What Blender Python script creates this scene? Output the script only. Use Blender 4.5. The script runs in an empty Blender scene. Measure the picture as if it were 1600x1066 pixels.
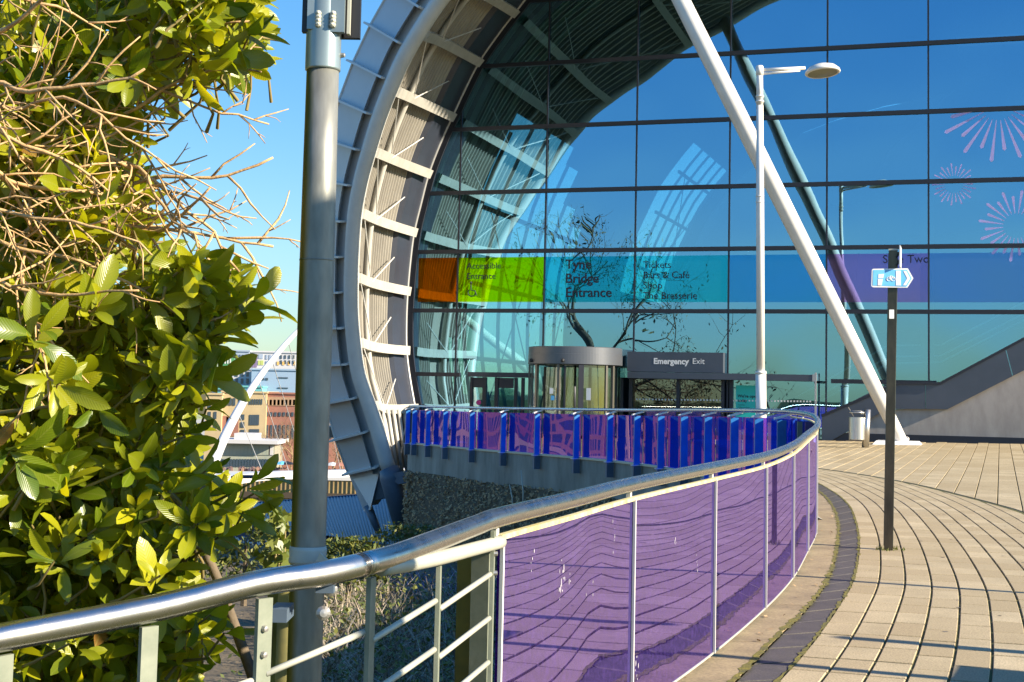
import bpy, math, random
from mathutils import Vector, Matrix, noise as mnoise
from mathutils.geometry import tessellate_polygon
random.seed(11)
scene = bpy.context.scene
COL = scene.collection
# ------------------------------------------------------------------ camera
FPX, PY0, HY, ROLL, EYE = 2300.0, 427.0, 620.0, 0.022, 1.40
pitch = math.atan((HY - PY0) / FPX)
cam_data = bpy.data.cameras.new('camera')
cam = bpy.data.objects.new('camera', cam_data)
COL.objects.link(cam)
cam_data.sensor_width = 36.0
cam_data.lens = 36.0 * FPX / 1600.0
cam_data.shift_y = -(533.0 - PY0) / 1600.0
cam_data.clip_start = 0.05
cam_data.clip_end = 3000.0
RC = Matrix.Rotation(math.pi / 2 + pitch, 3, 'X') @ Matrix.Rotation(ROLL, 3, 'Z')
cam.matrix_world = Matrix.Translation((0, 0, EYE)) @ RC.to_4x4()
scene.camera = cam
# ------------------------------------------------------------------ light
SUN_EL = math.radians(25.0)
SUN_AZ = Vector((0.92, -0.39, 0)).normalized()
TO_SUN = (SUN_AZ * math.cos(SUN_EL) + Vector((0, 0, math.sin(SUN_EL)))).normalized()
world = bpy.data.worlds.new('World')
scene.world = world
world.use_nodes = True
wn = world.node_tree
for n in list(wn.nodes):
    wn.nodes.remove(n)
sky = wn.nodes.new('ShaderNodeTexSky')
sky.sky_type = 'NISHITA'
sky.sun_disc = False
sky.sun_elevation = SUN_EL
sky.sun_rotation = math.atan2(SUN_AZ.x, SUN_AZ.y)
sky.altitude = 50
sky.air_density = 1.2
sky.dust_density = 0.3
sky.ozone_density = 2.6
hsv = wn.nodes.new('ShaderNodeHueSaturation')
hsv.inputs['Saturation'].default_value = 1.75
bg = wn.nodes.new('ShaderNodeBackground')
bg.inputs['Strength'].default_value = 0.128
wo = wn.nodes.new('ShaderNodeOutputWorld')
gam = wn.nodes.new('ShaderNodeGamma'); gam.inputs['Gamma'].default_value = 0.62
wn.links.new(sky.outputs['Color'], gam.inputs['Color'])
wn.links.new(gam.outputs['Color'], hsv.inputs['Color'])
tintn = wn.nodes.new('ShaderNodeMix'); tintn.data_type = 'RGBA'; tintn.blend_type = 'MULTIPLY'
tintn.inputs['Factor'].default_value = 1.0; tintn.inputs['B'].default_value = (0.74, 0.96, 1.22, 1)
wn.links.new(hsv.outputs['Color'], tintn.inputs['A'])
wn.links.new(tintn.outputs['Result'], bg.inputs['Color'])
wn.links.new(bg.outputs['Background'], wo.inputs['Surface'])
sd = bpy.data.lights.new('sun', 'SUN')
sd.energy = 5.0
sd.angle = math.radians(0.5)
sd.color = (1.0, 0.87, 0.68)
so = bpy.data.objects.new('sun', sd)
COL.objects.link(so)
so.rotation_euler = (-TO_SUN).to_track_quat('-Z', 'Y').to_euler()
so.location = (30, -20, 40)
vs = scene.view_settings
vs.view_transform = 'Standard'
vs.look = 'None'
vs.exposure = 1.3
vs.gamma = 1.0
vs.use_curve_mapping = False
scene.cycles.max_bounces = 10
scene.cycles.transparent_max_bounces = 24
scene.cycles.glossy_bounces = 5
scene.cycles.caustics_reflective = False
scene.cycles.caustics_refractive = False

# ------------------------------------------------------------------ helpers: projection
EYEV = Vector((0, 0, EYE))
def ray(px, py):
    d = RC @ Vector(((px - 800.0) / FPX, -(py - PY0) / FPX, -1.0))
    return d / d.y
def at(px, py, dist):
    return EYEV + ray(px, py) * dist
def proj(p):
    q = RC.transposed() @ (Vector(p) - EYEV)
    return (800 + FPX * q.x / -q.z, PY0 - FPX * q.y / -q.z)
PHI = math.radians(18.4)
FU = Vector((math.cos(PHI), -math.sin(PHI), 0))
FN = Vector((-math.sin(PHI), -math.cos(PHI), 0))     # out of the facade, towards the path
G0 = Vector((11.07, 51.75, 0))
UP = Vector((0, 0, 1))
def FP(u, v, n=0.0):
    return G0 + FU * u + FN * n + UP * v
def fac(px, py, n=0.0):
    d = ray(px, py)
    t = ((G0 + FN * n - EYEV).dot(FN)) / d.dot(FN)
    p = EYEV + d * t - G0 - FN * n
    return p.dot(FU), p.z
def onfac(px, py, n=0.0):
    u, v = fac(px, py, n)
    return FP(u, v, n)
def gz(x, y):
    if y < 16: return 0.0
    return min(1.0, (y - 16) / 34.0) * min(0.3, max(0.0, 0.1 + 0.018 * (x - 9)))
def onground(px, py):
    d = ray(px, py)
    z = 0.0
    for _ in range(6):
        t = (z - EYE) / d.z
        p = EYEV + d * t
        z = gz(p.x, p.y)
    return Vector((p.x, p.y, z))
def lerp(a, b, t): return a + (b - a) * t
def catmull(pts, per=6):
    pts = [Vector(p) for p in pts]
    P = [pts[0] * 2 - pts[1]] + pts + [pts[-1] * 2 - pts[-2]]
    out = []
    for i in range(1, len(P) - 2):
        for k in range(per):
            t = k / per
            a, b, c, d = P[i - 1], P[i], P[i + 1], P[i + 2]
            out.append(0.5 * ((2 * b) + (c - a) * t + (2 * a - 5 * b + 4 * c - d) * t * t + (3 * b - a - 3 * c + d) * t ** 3))
    out.append(pts[-1].copy())
    return out
def interp(tab, x):
    if x <= tab[0][0]: return tab[0][1]
    for (a, va), (b, vb) in zip(tab, tab[1:]):
        if x <= b: return va + (vb - va) * (x - a) / (b - a)
    return tab[-1][1]

# ------------------------------------------------------------------ helpers: mesh
class MB:
    def __init__(s):
        s.v, s.f, s.t = [], [], []
        s.rib, s.len_ = [], []
        s.tint = None
    def face(s, idx):
        s.f.append(tuple(idx)); s.t.append(0.5 if s.tint is None else s.tint)
    def poly(s, pts):
        o = len(s.v); s.v += [Vector(p) for p in pts]; s.face(range(o, o + len(pts)))
    def hexa(s, b, t):
        o = len(s.v); n = len(b); s.v += [Vector(p) for p in b] + [Vector(p) for p in t]
        s.face([o + i for i in reversed(range(n))]); s.face([o + n + i for i in range(n)])
        for i in range(n):
            j = (i + 1) % n
            s.face((o + i, o + j, o + n + j, o + n + i))
    def box(s, c, ax, ay, az):
        c, ax, ay, az = Vector(c), Vector(ax), Vector(ay), Vector(az)
        b = [c - ax - ay - az, c + ax - ay - az, c + ax + ay - az, c - ax + ay - az]
        t = [p + az * 2 for p in b]
        s.hexa(b, t)
    def bbox(s, x0, x1, y0, y1, z0, z1):
        s.hexa([(x0, y0, z0), (x1, y0, z0), (x1, y1, z0), (x0, y1, z0)], [(x0, y0, z1), (x1, y0, z1), (x1, y1, z1), (x0, y1, z1)])
    def fbox(s, u0, u1, v0, v1, n0, n1):
        s.hexa([FP(u0, v0, n1), FP(u1, v0, n1), FP(u1, v0, n0), FP(u0, v0, n0)], [FP(u0, v1, n1), FP(u1, v1, n1), FP(u1, v1, n0), FP(u0, v1, n0)])
    def extrude(s, pts, vec):
        s.hexa(pts, [Vector(p) + Vector(vec) for p in pts])
    def tube(s, path, r, seg=8, cap=True, up=None):
        path = [Vector(p) for p in path]
        n = len(path)
        rs = r if isinstance(r, (list, tuple)) else [r] * n
        o = len(s.v)
        t0 = (path[1] - path[0]).normalized()
        nrm = t0.orthogonal().normalized() if up is None else (Vector(up) - t0 * t0.dot(Vector(up))).normalized()
        for i in range(n):
            if i == 0: t = path[1] - path[0]
            elif i == n - 1: t = path[-1] - path[-2]
            else: t = path[i + 1] - path[i - 1]
            t.normalize()
            nrm = nrm - t * nrm.dot(t)
            if nrm.length < 1e-6: nrm = t.orthogonal()
            nrm.normalize()
            bn = t.cross(nrm)
            for k in range(seg):
                a = 2 * math.pi * k / seg
                s.v.append(path[i] + (nrm * math.cos(a) + bn * math.sin(a)) * rs[i])
        for i in range(n - 1):
            for k in range(seg):
                k2 = (k + 1) % seg
                s.face((o + i * seg + k, o + i * seg + k2, o + (i + 1) * seg + k2, o + (i + 1) * seg + k))
        if cap:
            s.face([o + k for k in reversed(range(seg))]); s.face([o + (n - 1) * seg + k for k in range(seg)])
    def bar(s, path, w, h, up=(0, 0, 1)):
        """rectangular section swept along path"""
        path = [Vector(p) for p in path]; n = len(path); o = len(s.v)
        for i in range(n):
            t = (path[min(i + 1, n - 1)] - path[max(i - 1, 0)]).normalized()
            u = Vector(up); u = (u - t * u.dot(t)).normalized(); w_ = t.cross(u)
            s.v += [path[i] - w_ * w - u * h, path[i] + w_ * w - u * h, path[i] + w_ * w + u * h, path[i] - w_ * w + u * h]
        for i in range(n - 1):
            for k in range(4):
                k2 = (k + 1) % 4
                s.face((o + i * 4 + k, o + i * 4 + k2, o + i * 4 + 4 + k2, o + i * 4 + 4 + k))
        s.face((o + 3, o + 2, o + 1, o)); e = o + (n - 1) * 4; s.face((e, e + 1, e + 2, e + 3))
    def grid(s, rows):
        o = len(s.v); m = len(rows[0])
        for r in rows: s.v += [Vector(p) for p in r]
        for i in range(len(rows) - 1):
            for j in range(m - 1):
                s.face((o + i * m + j, o + i * m + j + 1, o + (i + 1) * m + j + 1, o + (i + 1) * m + j))
    def lathe(s, c, prof, seg=24, axis=(0, 0, 1), a0=0.0, a1=2 * math.pi):
        c = Vector(c); ax = Vector(axis).normalized(); e1 = ax.orthogonal().normalized(); e2 = ax.cross(e1)
        full = abs(a1 - a0 - 2 * math.pi) < 1e-4
        m = seg if full else seg + 1; o = len(s.v)
        for (r, z) in prof:
            for k in range(m):
                a = a0 + (a1 - a0) * k / seg
                s.v.append(c + ax * z + (e1 * math.cos(a) + e2 * math.sin(a)) * r)
        for i in range(len(prof) - 1):
            for k in range(seg):
                k2 = (k + 1) % m
                s.face((o + i * m + k, o + i * m + k2, o + (i + 1) * m + k2, o + (i + 1) * m + k))
    def mesh(s, name, org=Vector((0, 0, 0)), smooth=False):
        me = bpy.data.meshes.new(name)
        me.from_pydata([tuple(p - org) for p in s.v], [], s.f)
        at_ = me.attributes.new('tint', 'FLOAT', 'FACE')
        at_.data.foreach_set('value', s.t)
        if s.rib:
            a1 = me.attributes.new('rib', 'FLOAT', 'POINT'); a1.data.foreach_set('value', s.rib)
            a2 = me.attributes.new('along', 'FLOAT', 'POINT'); a2.data.foreach_set('value', s.len_)
        if smooth: me.polygons.foreach_set('use_smooth', [True] * len(s.f))
        me.update()
        return me
    def build(s, name, mat, parent=None, smooth=False, label=None, kind=None):
        org = ORG.get(parent.name, Vector((0, 0, 0))) if parent is not None else Vector((0, 0, 0))
        me = s.mesh(name, org, smooth)
        o = bpy.data.objects.new(name, me)
        COL.objects.link(o)
        if mat: me.materials.append(mat)
        if smooth == 'auto':
            pass
        if parent is not None:
            o.parent = parent; ORG[o.name] = org
        if label: o['label'] = label
        if kind: o['kind'] = kind
        return o
ORG = {}
def thing(name, label, cat, loc=(0, 0, 0), group=None):
    o = bpy.data.objects.new(name, None)
    COL.objects.link(o)
    o.empty_display_size = 0.2
    o.location = loc; ORG[o.name] = Vector(loc)
    o['label'] = label; o['category'] = cat
    if group: o['group'] = group
    return o
def tag(o, label, cat, group=None):
    o['label'] = label; o['category'] = cat
    if group: o['group'] = group
    return o
def struct(mb, name, mat, smooth=False):
    return mb.build(name, mat, None, smooth, kind='structure')
def text(parent, name, s, size, origin, right, up, mat, depth=0.004, bold=0.0, align='LEFT', label=None):
    cu = bpy.data.curves.new('text', 'FONT')
    cu.body = s; cu.size = size; cu.align_x = align; cu.extrude = depth; cu.offset = bold; cu.resolution_u = 3
    tmp = bpy.data.objects.new('text', cu); COL.objects.link(tmp)
    dg = bpy.context.evaluated_depsgraph_get()
    me = bpy.data.meshes.new_from_object(tmp.evaluated_get(dg))
    bpy.data.objects.remove(tmp)
    right = Vector(right).normalized(); up = Vector(up).normalized(); nn = right.cross(up)
    org = ORG.get(parent.name, Vector((0, 0, 0)))
    for v in me.vertices:
        c = v.co.copy(); v.co = Vector(origin) + right * c.x + up * c.y + nn * c.z - org
    me.materials.clear(); me.materials.append(mat)
    o = bpy.data.objects.new(name, me); COL.objects.link(o); o.parent = parent; ORG[o.name] = org
    if label: o['label'] = label
    return o

# ------------------------------------------------------------------ helpers: materials
def lin(c):
    return tuple(((x / 255.0) / 12.92 if x / 255.0 <= 0.04045 else ((x / 255.0 + 0.055) / 1.055) ** 2.4) for x in c)
def mk(name, c, rough=0.5, metal=0.0, spec=0.5, c2=None, nscale=3.0, ndetail=4.0, bump=0.0, bscale=40.0, bdist=0.01, tint=None, trans=0.0, stretch=None, coat=0.0, r2=None, speck=None, side=None):
    """c..c2 blended by noise; tint = second colour blended by the per face 'tint' attribute"""
    m = bpy.data.materials.new(name); m.use_nodes = True
    nt = m.node_tree; b = nt.nodes['Principled BSDF']; L = nt.links.new
    b.inputs['Roughness'].default_value = rough; b.inputs['Metallic'].default_value = metal
    b.inputs['Specular IOR Level'].default_value = spec
    if coat: b.inputs['Coat Weight'].default_value = coat; b.inputs['Coat Roughness'].default_value = 0.15
    src = None
    tc = nt.nodes.new('ShaderNodeTexCoord'); vec = tc.outputs['Object']
    if stretch:
        mp = nt.nodes.new('ShaderNodeMapping'); mp.inputs['Scale'].default_value = stretch
        L(vec, mp.inputs['Vector']); vec = mp.outputs['Vector']
    if c2 is not None:
        nz = nt.nodes.new('ShaderNodeTexNoise'); nz.inputs['Scale'].default_value = nscale; nz.inputs['Detail'].default_value = ndetail
        nz.inputs['Roughness'].default_value = 0.65
        L(vec, nz.inputs['Vector'])
        mr = nt.nodes.new('ShaderNodeMapRange'); mr.inputs[1].default_value = 0.33; mr.inputs[2].default_value = 0.67
        L(nz.outputs['Fac'], mr.inputs[0])
        mx = nt.nodes.new('ShaderNodeMix'); mx.data_type = 'RGBA'
        mx.inputs['A'].default_value = (*c, 1); mx.inputs['B'].default_value = (*c2, 1)
        L(mr.outputs[0], mx.inputs['Factor']); src = mx.outputs['Result']
        if r2 is not None:
            mr2 = nt.nodes.new('ShaderNodeMapRange'); mr2.inputs[3].default_value = rough; mr2.inputs[4].default_value = r2
            L(mr.outputs[0], mr2.inputs[0]); L(mr2.outputs[0], b.inputs['Roughness'])
    if tint is not None:
        at_ = nt.nodes.new('ShaderNodeAttribute'); at_.attribute_name = 'tint'
        mx2 = nt.nodes.new('ShaderNodeMix'); mx2.data_type = 'RGBA'
        if src is None: mx2.inputs['A'].default_value = (*c, 1)
        else: L(src, mx2.inputs['A'])
        mx2.inputs['B'].default_value = (*tint, 1)
        L(at_.outputs['Fac'], mx2.inputs['Factor']); src = mx2.outputs['Result']
    if speck:
        sz = nt.nodes.new('ShaderNodeTexNoise'); sz.inputs['Scale'].default_value = speck[0]; sz.inputs['Detail'].default_value = 2
        L(vec, sz.inputs['Vector'])
        sr = nt.nodes.new('ShaderNodeMapRange'); sr.inputs[1].default_value = 0.3; sr.inputs[2].default_value = 0.7; sr.inputs[3].default_value = 1 - speck[1]; sr.inputs[4].default_value = 1 + speck[1]
        L(sz.outputs['Fac'], sr.inputs[0])
        sm = nt.nodes.new('ShaderNodeVectorMath'); sm.operation = 'SCALE'
        if src is None: sm.inputs[0].default_value = c
        else: L(src, sm.inputs[0])
        L(sr.outputs[0], sm.inputs['Scale']); src = sm.outputs[0]
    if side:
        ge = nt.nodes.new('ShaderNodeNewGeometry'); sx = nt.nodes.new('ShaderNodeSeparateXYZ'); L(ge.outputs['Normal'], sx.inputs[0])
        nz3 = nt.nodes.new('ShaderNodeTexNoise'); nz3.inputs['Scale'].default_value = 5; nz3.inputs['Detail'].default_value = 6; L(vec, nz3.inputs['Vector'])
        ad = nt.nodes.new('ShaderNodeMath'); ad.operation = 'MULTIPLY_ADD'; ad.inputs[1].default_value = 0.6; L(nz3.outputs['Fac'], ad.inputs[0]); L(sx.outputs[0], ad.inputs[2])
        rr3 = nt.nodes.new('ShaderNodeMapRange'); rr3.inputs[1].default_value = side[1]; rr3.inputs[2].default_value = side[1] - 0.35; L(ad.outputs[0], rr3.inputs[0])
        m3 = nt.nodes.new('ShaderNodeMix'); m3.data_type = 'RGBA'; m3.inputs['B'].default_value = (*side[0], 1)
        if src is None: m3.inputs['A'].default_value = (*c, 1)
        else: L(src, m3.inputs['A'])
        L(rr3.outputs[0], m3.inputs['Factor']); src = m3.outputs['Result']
    if src is None: b.inputs['Base Color'].default_value = (*c, 1)
    else: L(src, b.inputs['Base Color'])
    if bump:
        bz = nt.nodes.new('ShaderNodeTexNoise'); bz.inputs['Scale'].default_value = bscale; bz.inputs['Detail'].default_value = 5
        L(vec, bz.inputs['Vector'])
        bp = nt.nodes.new('ShaderNodeBump'); bp.inputs['Strength'].default_value = bump; bp.inputs['Distance'].default_value = bdist
        L(bz.outputs['Fac'], bp.inputs['Height']); L(bp.outputs['Normal'], b.inputs['Normal'])
    if trans:
        tr = nt.nodes.new('ShaderNodeBsdfTranslucent'); ms = nt.nodes.new('ShaderNodeMixShader'); ms.inputs[0].default_value = trans
        if src is None: tr.inputs['Color'].default_value = (*c, 1)
        else:
            g = nt.nodes.new('ShaderNodeMix'); g.data_type = 'RGBA'; g.blend_type = 'MULTIPLY'; g.inputs['Factor'].default_value = 1
            g.inputs['B'].default_value = (1.5, 1.35, 0.5, 1); L(src, g.inputs['A']); L(g.outputs['Result'], tr.inputs['Color'])
        L(b.outputs[0], ms.inputs[1]); L(tr.outputs[0], ms.inputs[2]); L(ms.outputs[0], nt.nodes['Material Output'].inputs['Surface'])
    return m
def glassmat(name, tcol, gcol, fac=0.5, add=0.35, rough=0.0, wav=0.0, wscale=0.5, diff=None, dfac=0.0, specks=None):
    """tinted pane: mirror reflection over tinted see-through, with an optional surface film"""
    m = bpy.data.materials.new(name); m.use_nodes = True
    nt = m.node_tree; L = nt.links.new
    nt.nodes.remove(nt.nodes['Principled BSDF']); out = nt.nodes['Material Output']
    t = nt.nodes.new('ShaderNodeBsdfTransparent'); t.inputs['Color'].default_value = (*tcol, 1)
    g = nt.nodes.new('ShaderNodeBsdfGlossy'); g.inputs['Color'].default_value = (*gcol, 1); g.inputs['Roughness'].default_value = rough
    ms = nt.nodes.new('ShaderNodeMixShader')
    lw = nt.nodes.new('ShaderNodeLayerWeight'); lw.inputs['Blend'].default_value = 0.25
    mr = nt.nodes.new('ShaderNodeMapRange'); mr.inputs[3].default_value = fac; mr.inputs[4].default_value = min(1.0, fac + add)
    L(lw.outputs['Facing'], mr.inputs[0]); L(mr.outputs[0], ms.inputs[0])
    L(t.outputs[0], ms.inputs[1]); L(g.outputs[0], ms.inputs[2])
    tc = nt.nodes.new('ShaderNodeTexCoord')
    if wav:
        nz = nt.nodes.new('ShaderNodeTexNoise'); nz.inputs['Scale'].default_value = wscale; nz.inputs['Detail'].default_value = 0.0
        L(tc.outputs['Object'], nz.inputs['Vector'])
        bp = nt.nodes.new('ShaderNodeBump'); bp.inputs['Strength'].default_value = 1.0; bp.inputs['Distance'].default_value = wav
        L(nz.outputs['Fac'], bp.inputs['Height']); L(bp.outputs['Normal'], g.inputs['Normal'])
    last = ms.outputs[0]
    if diff is not None:
        d = nt.nodes.new('ShaderNodeBsdfDiffuse'); d.inputs['Color'].default_value = (*diff, 1)
        m2 = nt.nodes.new('ShaderNodeMixShader'); m2.inputs[0].default_value = dfac
        if specks:
            nz = nt.nodes.new('ShaderNodeTexNoise'); nz.inputs['Scale'].default_value = specks; nz.inputs['Detail'].default_value = 6; nz.inputs['Roughness'].default_value = 0.7
            mp = nt.nodes.new('ShaderNodeMapping'); mp.inputs['Scale'].default_value = (1, 1, 0.8)
            L(tc.outputs['Object'], mp.inputs['Vector']); L(mp.outputs['Vector'], nz.inputs['Vector'])
            r3 = nt.nodes.new('ShaderNodeMapRange'); r3.inputs[1].default_value = 0.45; r3.inputs[2].default_value = 0.75
            r3.inputs[3].default_value = dfac * 0.6; r3.inputs[4].default_value = min(1, dfac * 2.6)
            L(nz.outputs['Fac'], r3.inputs[0]); L(r3.outputs[0], m2.inputs[0])
        L(last, m2.inputs[1]); L(d.outputs[0], m2.inputs[2]); last = m2.outputs[0]
    L(last, out.inputs['Surface'])
    return m
def filmmat(name, c, dfac=0.06):
    m = bpy.data.materials.new(name); m.use_nodes = True
    nt = m.node_tree; L = nt.links.new; nt.nodes.remove(nt.nodes['Principled BSDF'])
    t = nt.nodes.new('ShaderNodeBsdfTransparent'); t.inputs['Color'].default_value = (*c, 1)
    d = nt.nodes.new('ShaderNodeBsdfTranslucent'); d.inputs['Color'].default_value = (*c, 1)
    d2 = nt.nodes.new('ShaderNodeBsdfDiffuse'); d2.inputs['Color'].default_value = (*c, 1)
    a = nt.nodes.new('ShaderNodeAddShader'); L(d.outputs[0], a.inputs[0]); L(d2.outputs[0], a.inputs[1])
    ms = nt.nodes.new('ShaderNodeMixShader'); ms.inputs[0].default_value = dfac
    L(t.outputs[0], ms.inputs[1]); L(a.outputs[0], ms.inputs[2]); L(ms.outputs[0], nt.nodes['Material Output'].inputs['Surface'])
    return m

# ------------------------------------------------------------------ materials
M = {}
M['paver'] = mk('paver', (0.50, 0.405, 0.25), 0.85, c2=(0.34, 0.275, 0.165), nscale=1.4, ndetail=9, tint=(0.34, 0.265, 0.15), bump=0.4, bscale=130, bdist=0.004, speck=(95, 0.30))
M['paver_dark'] = mk('paver_dark', (0.085, 0.075, 0.065), 0.8, c2=(0.045, 0.042, 0.04), nscale=6, tint=(0.06, 0.05, 0.04), bump=0.4, bscale=120, bdist=0.004, speck=(90, 0.4))
M['joint'] = mk('joint', (0.035, 0.04, 0.012), 0.95, c2=(0.10, 0.095, 0.02), nscale=4, bump=0.5, bscale=60)
M['concrete_slab'] = mk('concrete_slab', (0.37, 0.285, 0.16), 0.85, c2=(0.21, 0.16, 0.09), nscale=2.2, ndetail=9, bump=0.35, bscale=90, bdist=0.005, speck=(60, 0.22))
M['concrete'] = mk('concrete', (0.34, 0.32, 0.27), 0.85, c2=(0.18, 0.17, 0.14), nscale=1.6, ndetail=7, bump=0.3, bscale=30, bdist=0.01, stretch=(1, 1, 0.35))
M['render_wall'] = mk('render_wall', (0.46, 0.41, 0.37), 0.9, c2=(0.33, 0.29, 0.26), nscale=1.6, ndetail=9, bump=0.2, bscale=40, stretch=(1, 1, 0.35))
M['steel'] = mk('steel', (0.62, 0.60, 0.57), 0.22, metal=1.0, c2=(0.50, 0.48, 0.45), nscale=14, ndetail=6, r2=0.32)
M['brushed'] = mk('brushed', (0.66, 0.64, 0.60), 0.32, metal=1.0, c2=(0.5, 0.48, 0.44), nscale=40, stretch=(1, 1, 0.05), r2=0.42)
M['galv'] = mk('galv', (0.26, 0.28, 0.215), 0.6, metal=0.2, c2=(0.17, 0.195, 0.145), nscale=9, ndetail=7, bump=0.1, bscale=60, bdist=0.003)
M['galv_pale'] = mk('galv_pale', (0.52, 0.51, 0.42), 0.5, metal=0.15, c2=(0.45, 0.45, 0.37), nscale=8, ndetail=6, bump=0.1, bscale=60, bdist=0.003)
M['lichen'] = mk('lichen', (0.50, 0.42, 0.14), 0.75, c2=(0.62, 0.58, 0.40), nscale=11, ndetail=6, bump=0.25, bscale=120, bdist=0.003)
M['brass_green'] = mk('brass_green', (0.34, 0.28, 0.06), 0.55, c2=(0.12, 0.12, 0.05), nscale=3, ndetail=6, metal=0.2)
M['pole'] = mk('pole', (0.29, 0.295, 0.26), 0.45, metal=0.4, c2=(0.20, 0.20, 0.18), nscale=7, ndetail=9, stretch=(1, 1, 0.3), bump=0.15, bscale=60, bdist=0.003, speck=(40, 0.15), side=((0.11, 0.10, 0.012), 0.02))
M['pole_sleeve'] = mk('pole_sleeve', (0.30, 0.37, 0.38), 0.35, metal=0.5, c2=(0.24, 0.30, 0.32), nscale=4)
M['bolt'] = mk('bolt', (0.45, 0.43, 0.40), 0.4, metal=0.8)
M['black'] = mk('black', (0.02, 0.02, 0.022), 0.45)
M['white'] = mk('white', (0.78, 0.76, 0.72), 0.4, c2=(0.70, 0.68, 0.64), nscale=2, ndetail=6)
M['white_flat'] = mk('white_flat', (0.8, 0.8, 0.8), 0.6)
M['arch'] = mk('arch', (0.66, 0.65, 0.62), 0.38, c2=(0.55, 0.55, 0.53), nscale=0.8, ndetail=7)
M['arch_panel'] = mk('arch_panel', (0.52, 0.53, 0.54), 0.42, metal=0.1, c2=(0.46, 0.47, 0.49), nscale=1.0, tint=(0.56, 0.57, 0.58))
M['fin'] = mk('fin', (0.62, 0.62, 0.60), 0.4)
M['soffit'] = mk('soffit', (0.38, 0.355, 0.305), 0.5, metal=0.15, c2=(0.29, 0.27, 0.235), nscale=0.7, ndetail=6)
M['purlin'] = mk('purlin', (0.52, 0.50, 0.45), 0.45, c2=(0.42, 0.41, 0.37), nscale=2)
M['navy'] = mk('navy', (0.045, 0.052, 0.075), 0.4, metal=0.2, c2=(0.035, 0.042, 0.06), nscale=0.6)
M['slate'] = mk('slate', (0.085, 0.10, 0.13), 0.42, metal=0.25, c2=(0.07, 0.085, 0.11), nscale=0.8)
M['steel_blue'] = mk('steel_blue', (0.10, 0.14, 0.19), 0.5, c2=(0.07, 0.10, 0.14), nscale=1.5)
M['frame'] = mk('frame', (0.03, 0.033, 0.045), 0.45, metal=0.3)
M['frame_light'] = mk('frame_light', (0.42, 0.42, 0.42), 0.4, metal=0.4)
M['bronze'] = mk('bronze', (0.15, 0.14, 0.12), 0.35, metal=0.5)
M['drum'] = mk('drum', (0.13, 0.14, 0.16), 0.38, metal=0.5)
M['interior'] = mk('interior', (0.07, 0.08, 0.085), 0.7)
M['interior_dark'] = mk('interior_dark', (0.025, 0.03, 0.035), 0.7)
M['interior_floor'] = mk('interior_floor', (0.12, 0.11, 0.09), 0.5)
M['wood'] = mk('wood', (0.50, 0.30, 0.10), 0.55, c2=(0.38, 0.22, 0.07), nscale=6, stretch=(1, 1, 8))
M['cream'] = mk('cream', (0.60, 0.55, 0.40), 0.7)
M['navy_text'] = mk('navy_text', (0.008, 0.012, 0.03), 0.6)
M['blue_post'] = mk('blue_post', (0.02, 0.19, 0.50), 0.4, c2=(0.015, 0.12, 0.36), nscale=4, ndetail=8)
M['glass'] = glassmat('glass', (0.46, 0.92, 0.94), (0.33, 0.67, 0.92), fac=0.58, wav=0.020, wscale=0.45)
M['glass_clear'] = glassmat('glass_clear', (0.62, 0.74, 0.72), (0.75, 0.8, 0.82), fac=0.16)
M['glass_shell'] = glassmat('glass_shell', (0.75, 0.95, 0.95), (0.7, 0.8, 0.85), fac=0.10)
M['panel_purple'] = glassmat('panel_purple', (0.20, 0.10, 0.55), (0.45, 0.36, 0.84), fac=0.80, add=0.15, wav=0.0036, wscale=1.0, diff=(0.20, 0.11, 0.52), dfac=0.07, specks=40)
M['panel_blue'] = glassmat('panel_blue', (0.03, 0.15, 0.95), (0.95, 0.50, 0.38), fac=0.27, add=0.06, wav=0.012, wscale=0.8, diff=(0.012, 0.07, 0.70), dfac=0.30)
M['edge_white'] = mk('edge_white', (0.70, 0.68, 0.66), 0.35)
M['leaf'] = mk('leaf', (0.11, 0.19, 0.008), 0.30, tint=(0.52, 0.50, 0.014), trans=0.46, c2=(0.10, 0.165, 0.01), nscale=22, spec=0.55, coat=0.1)
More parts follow.
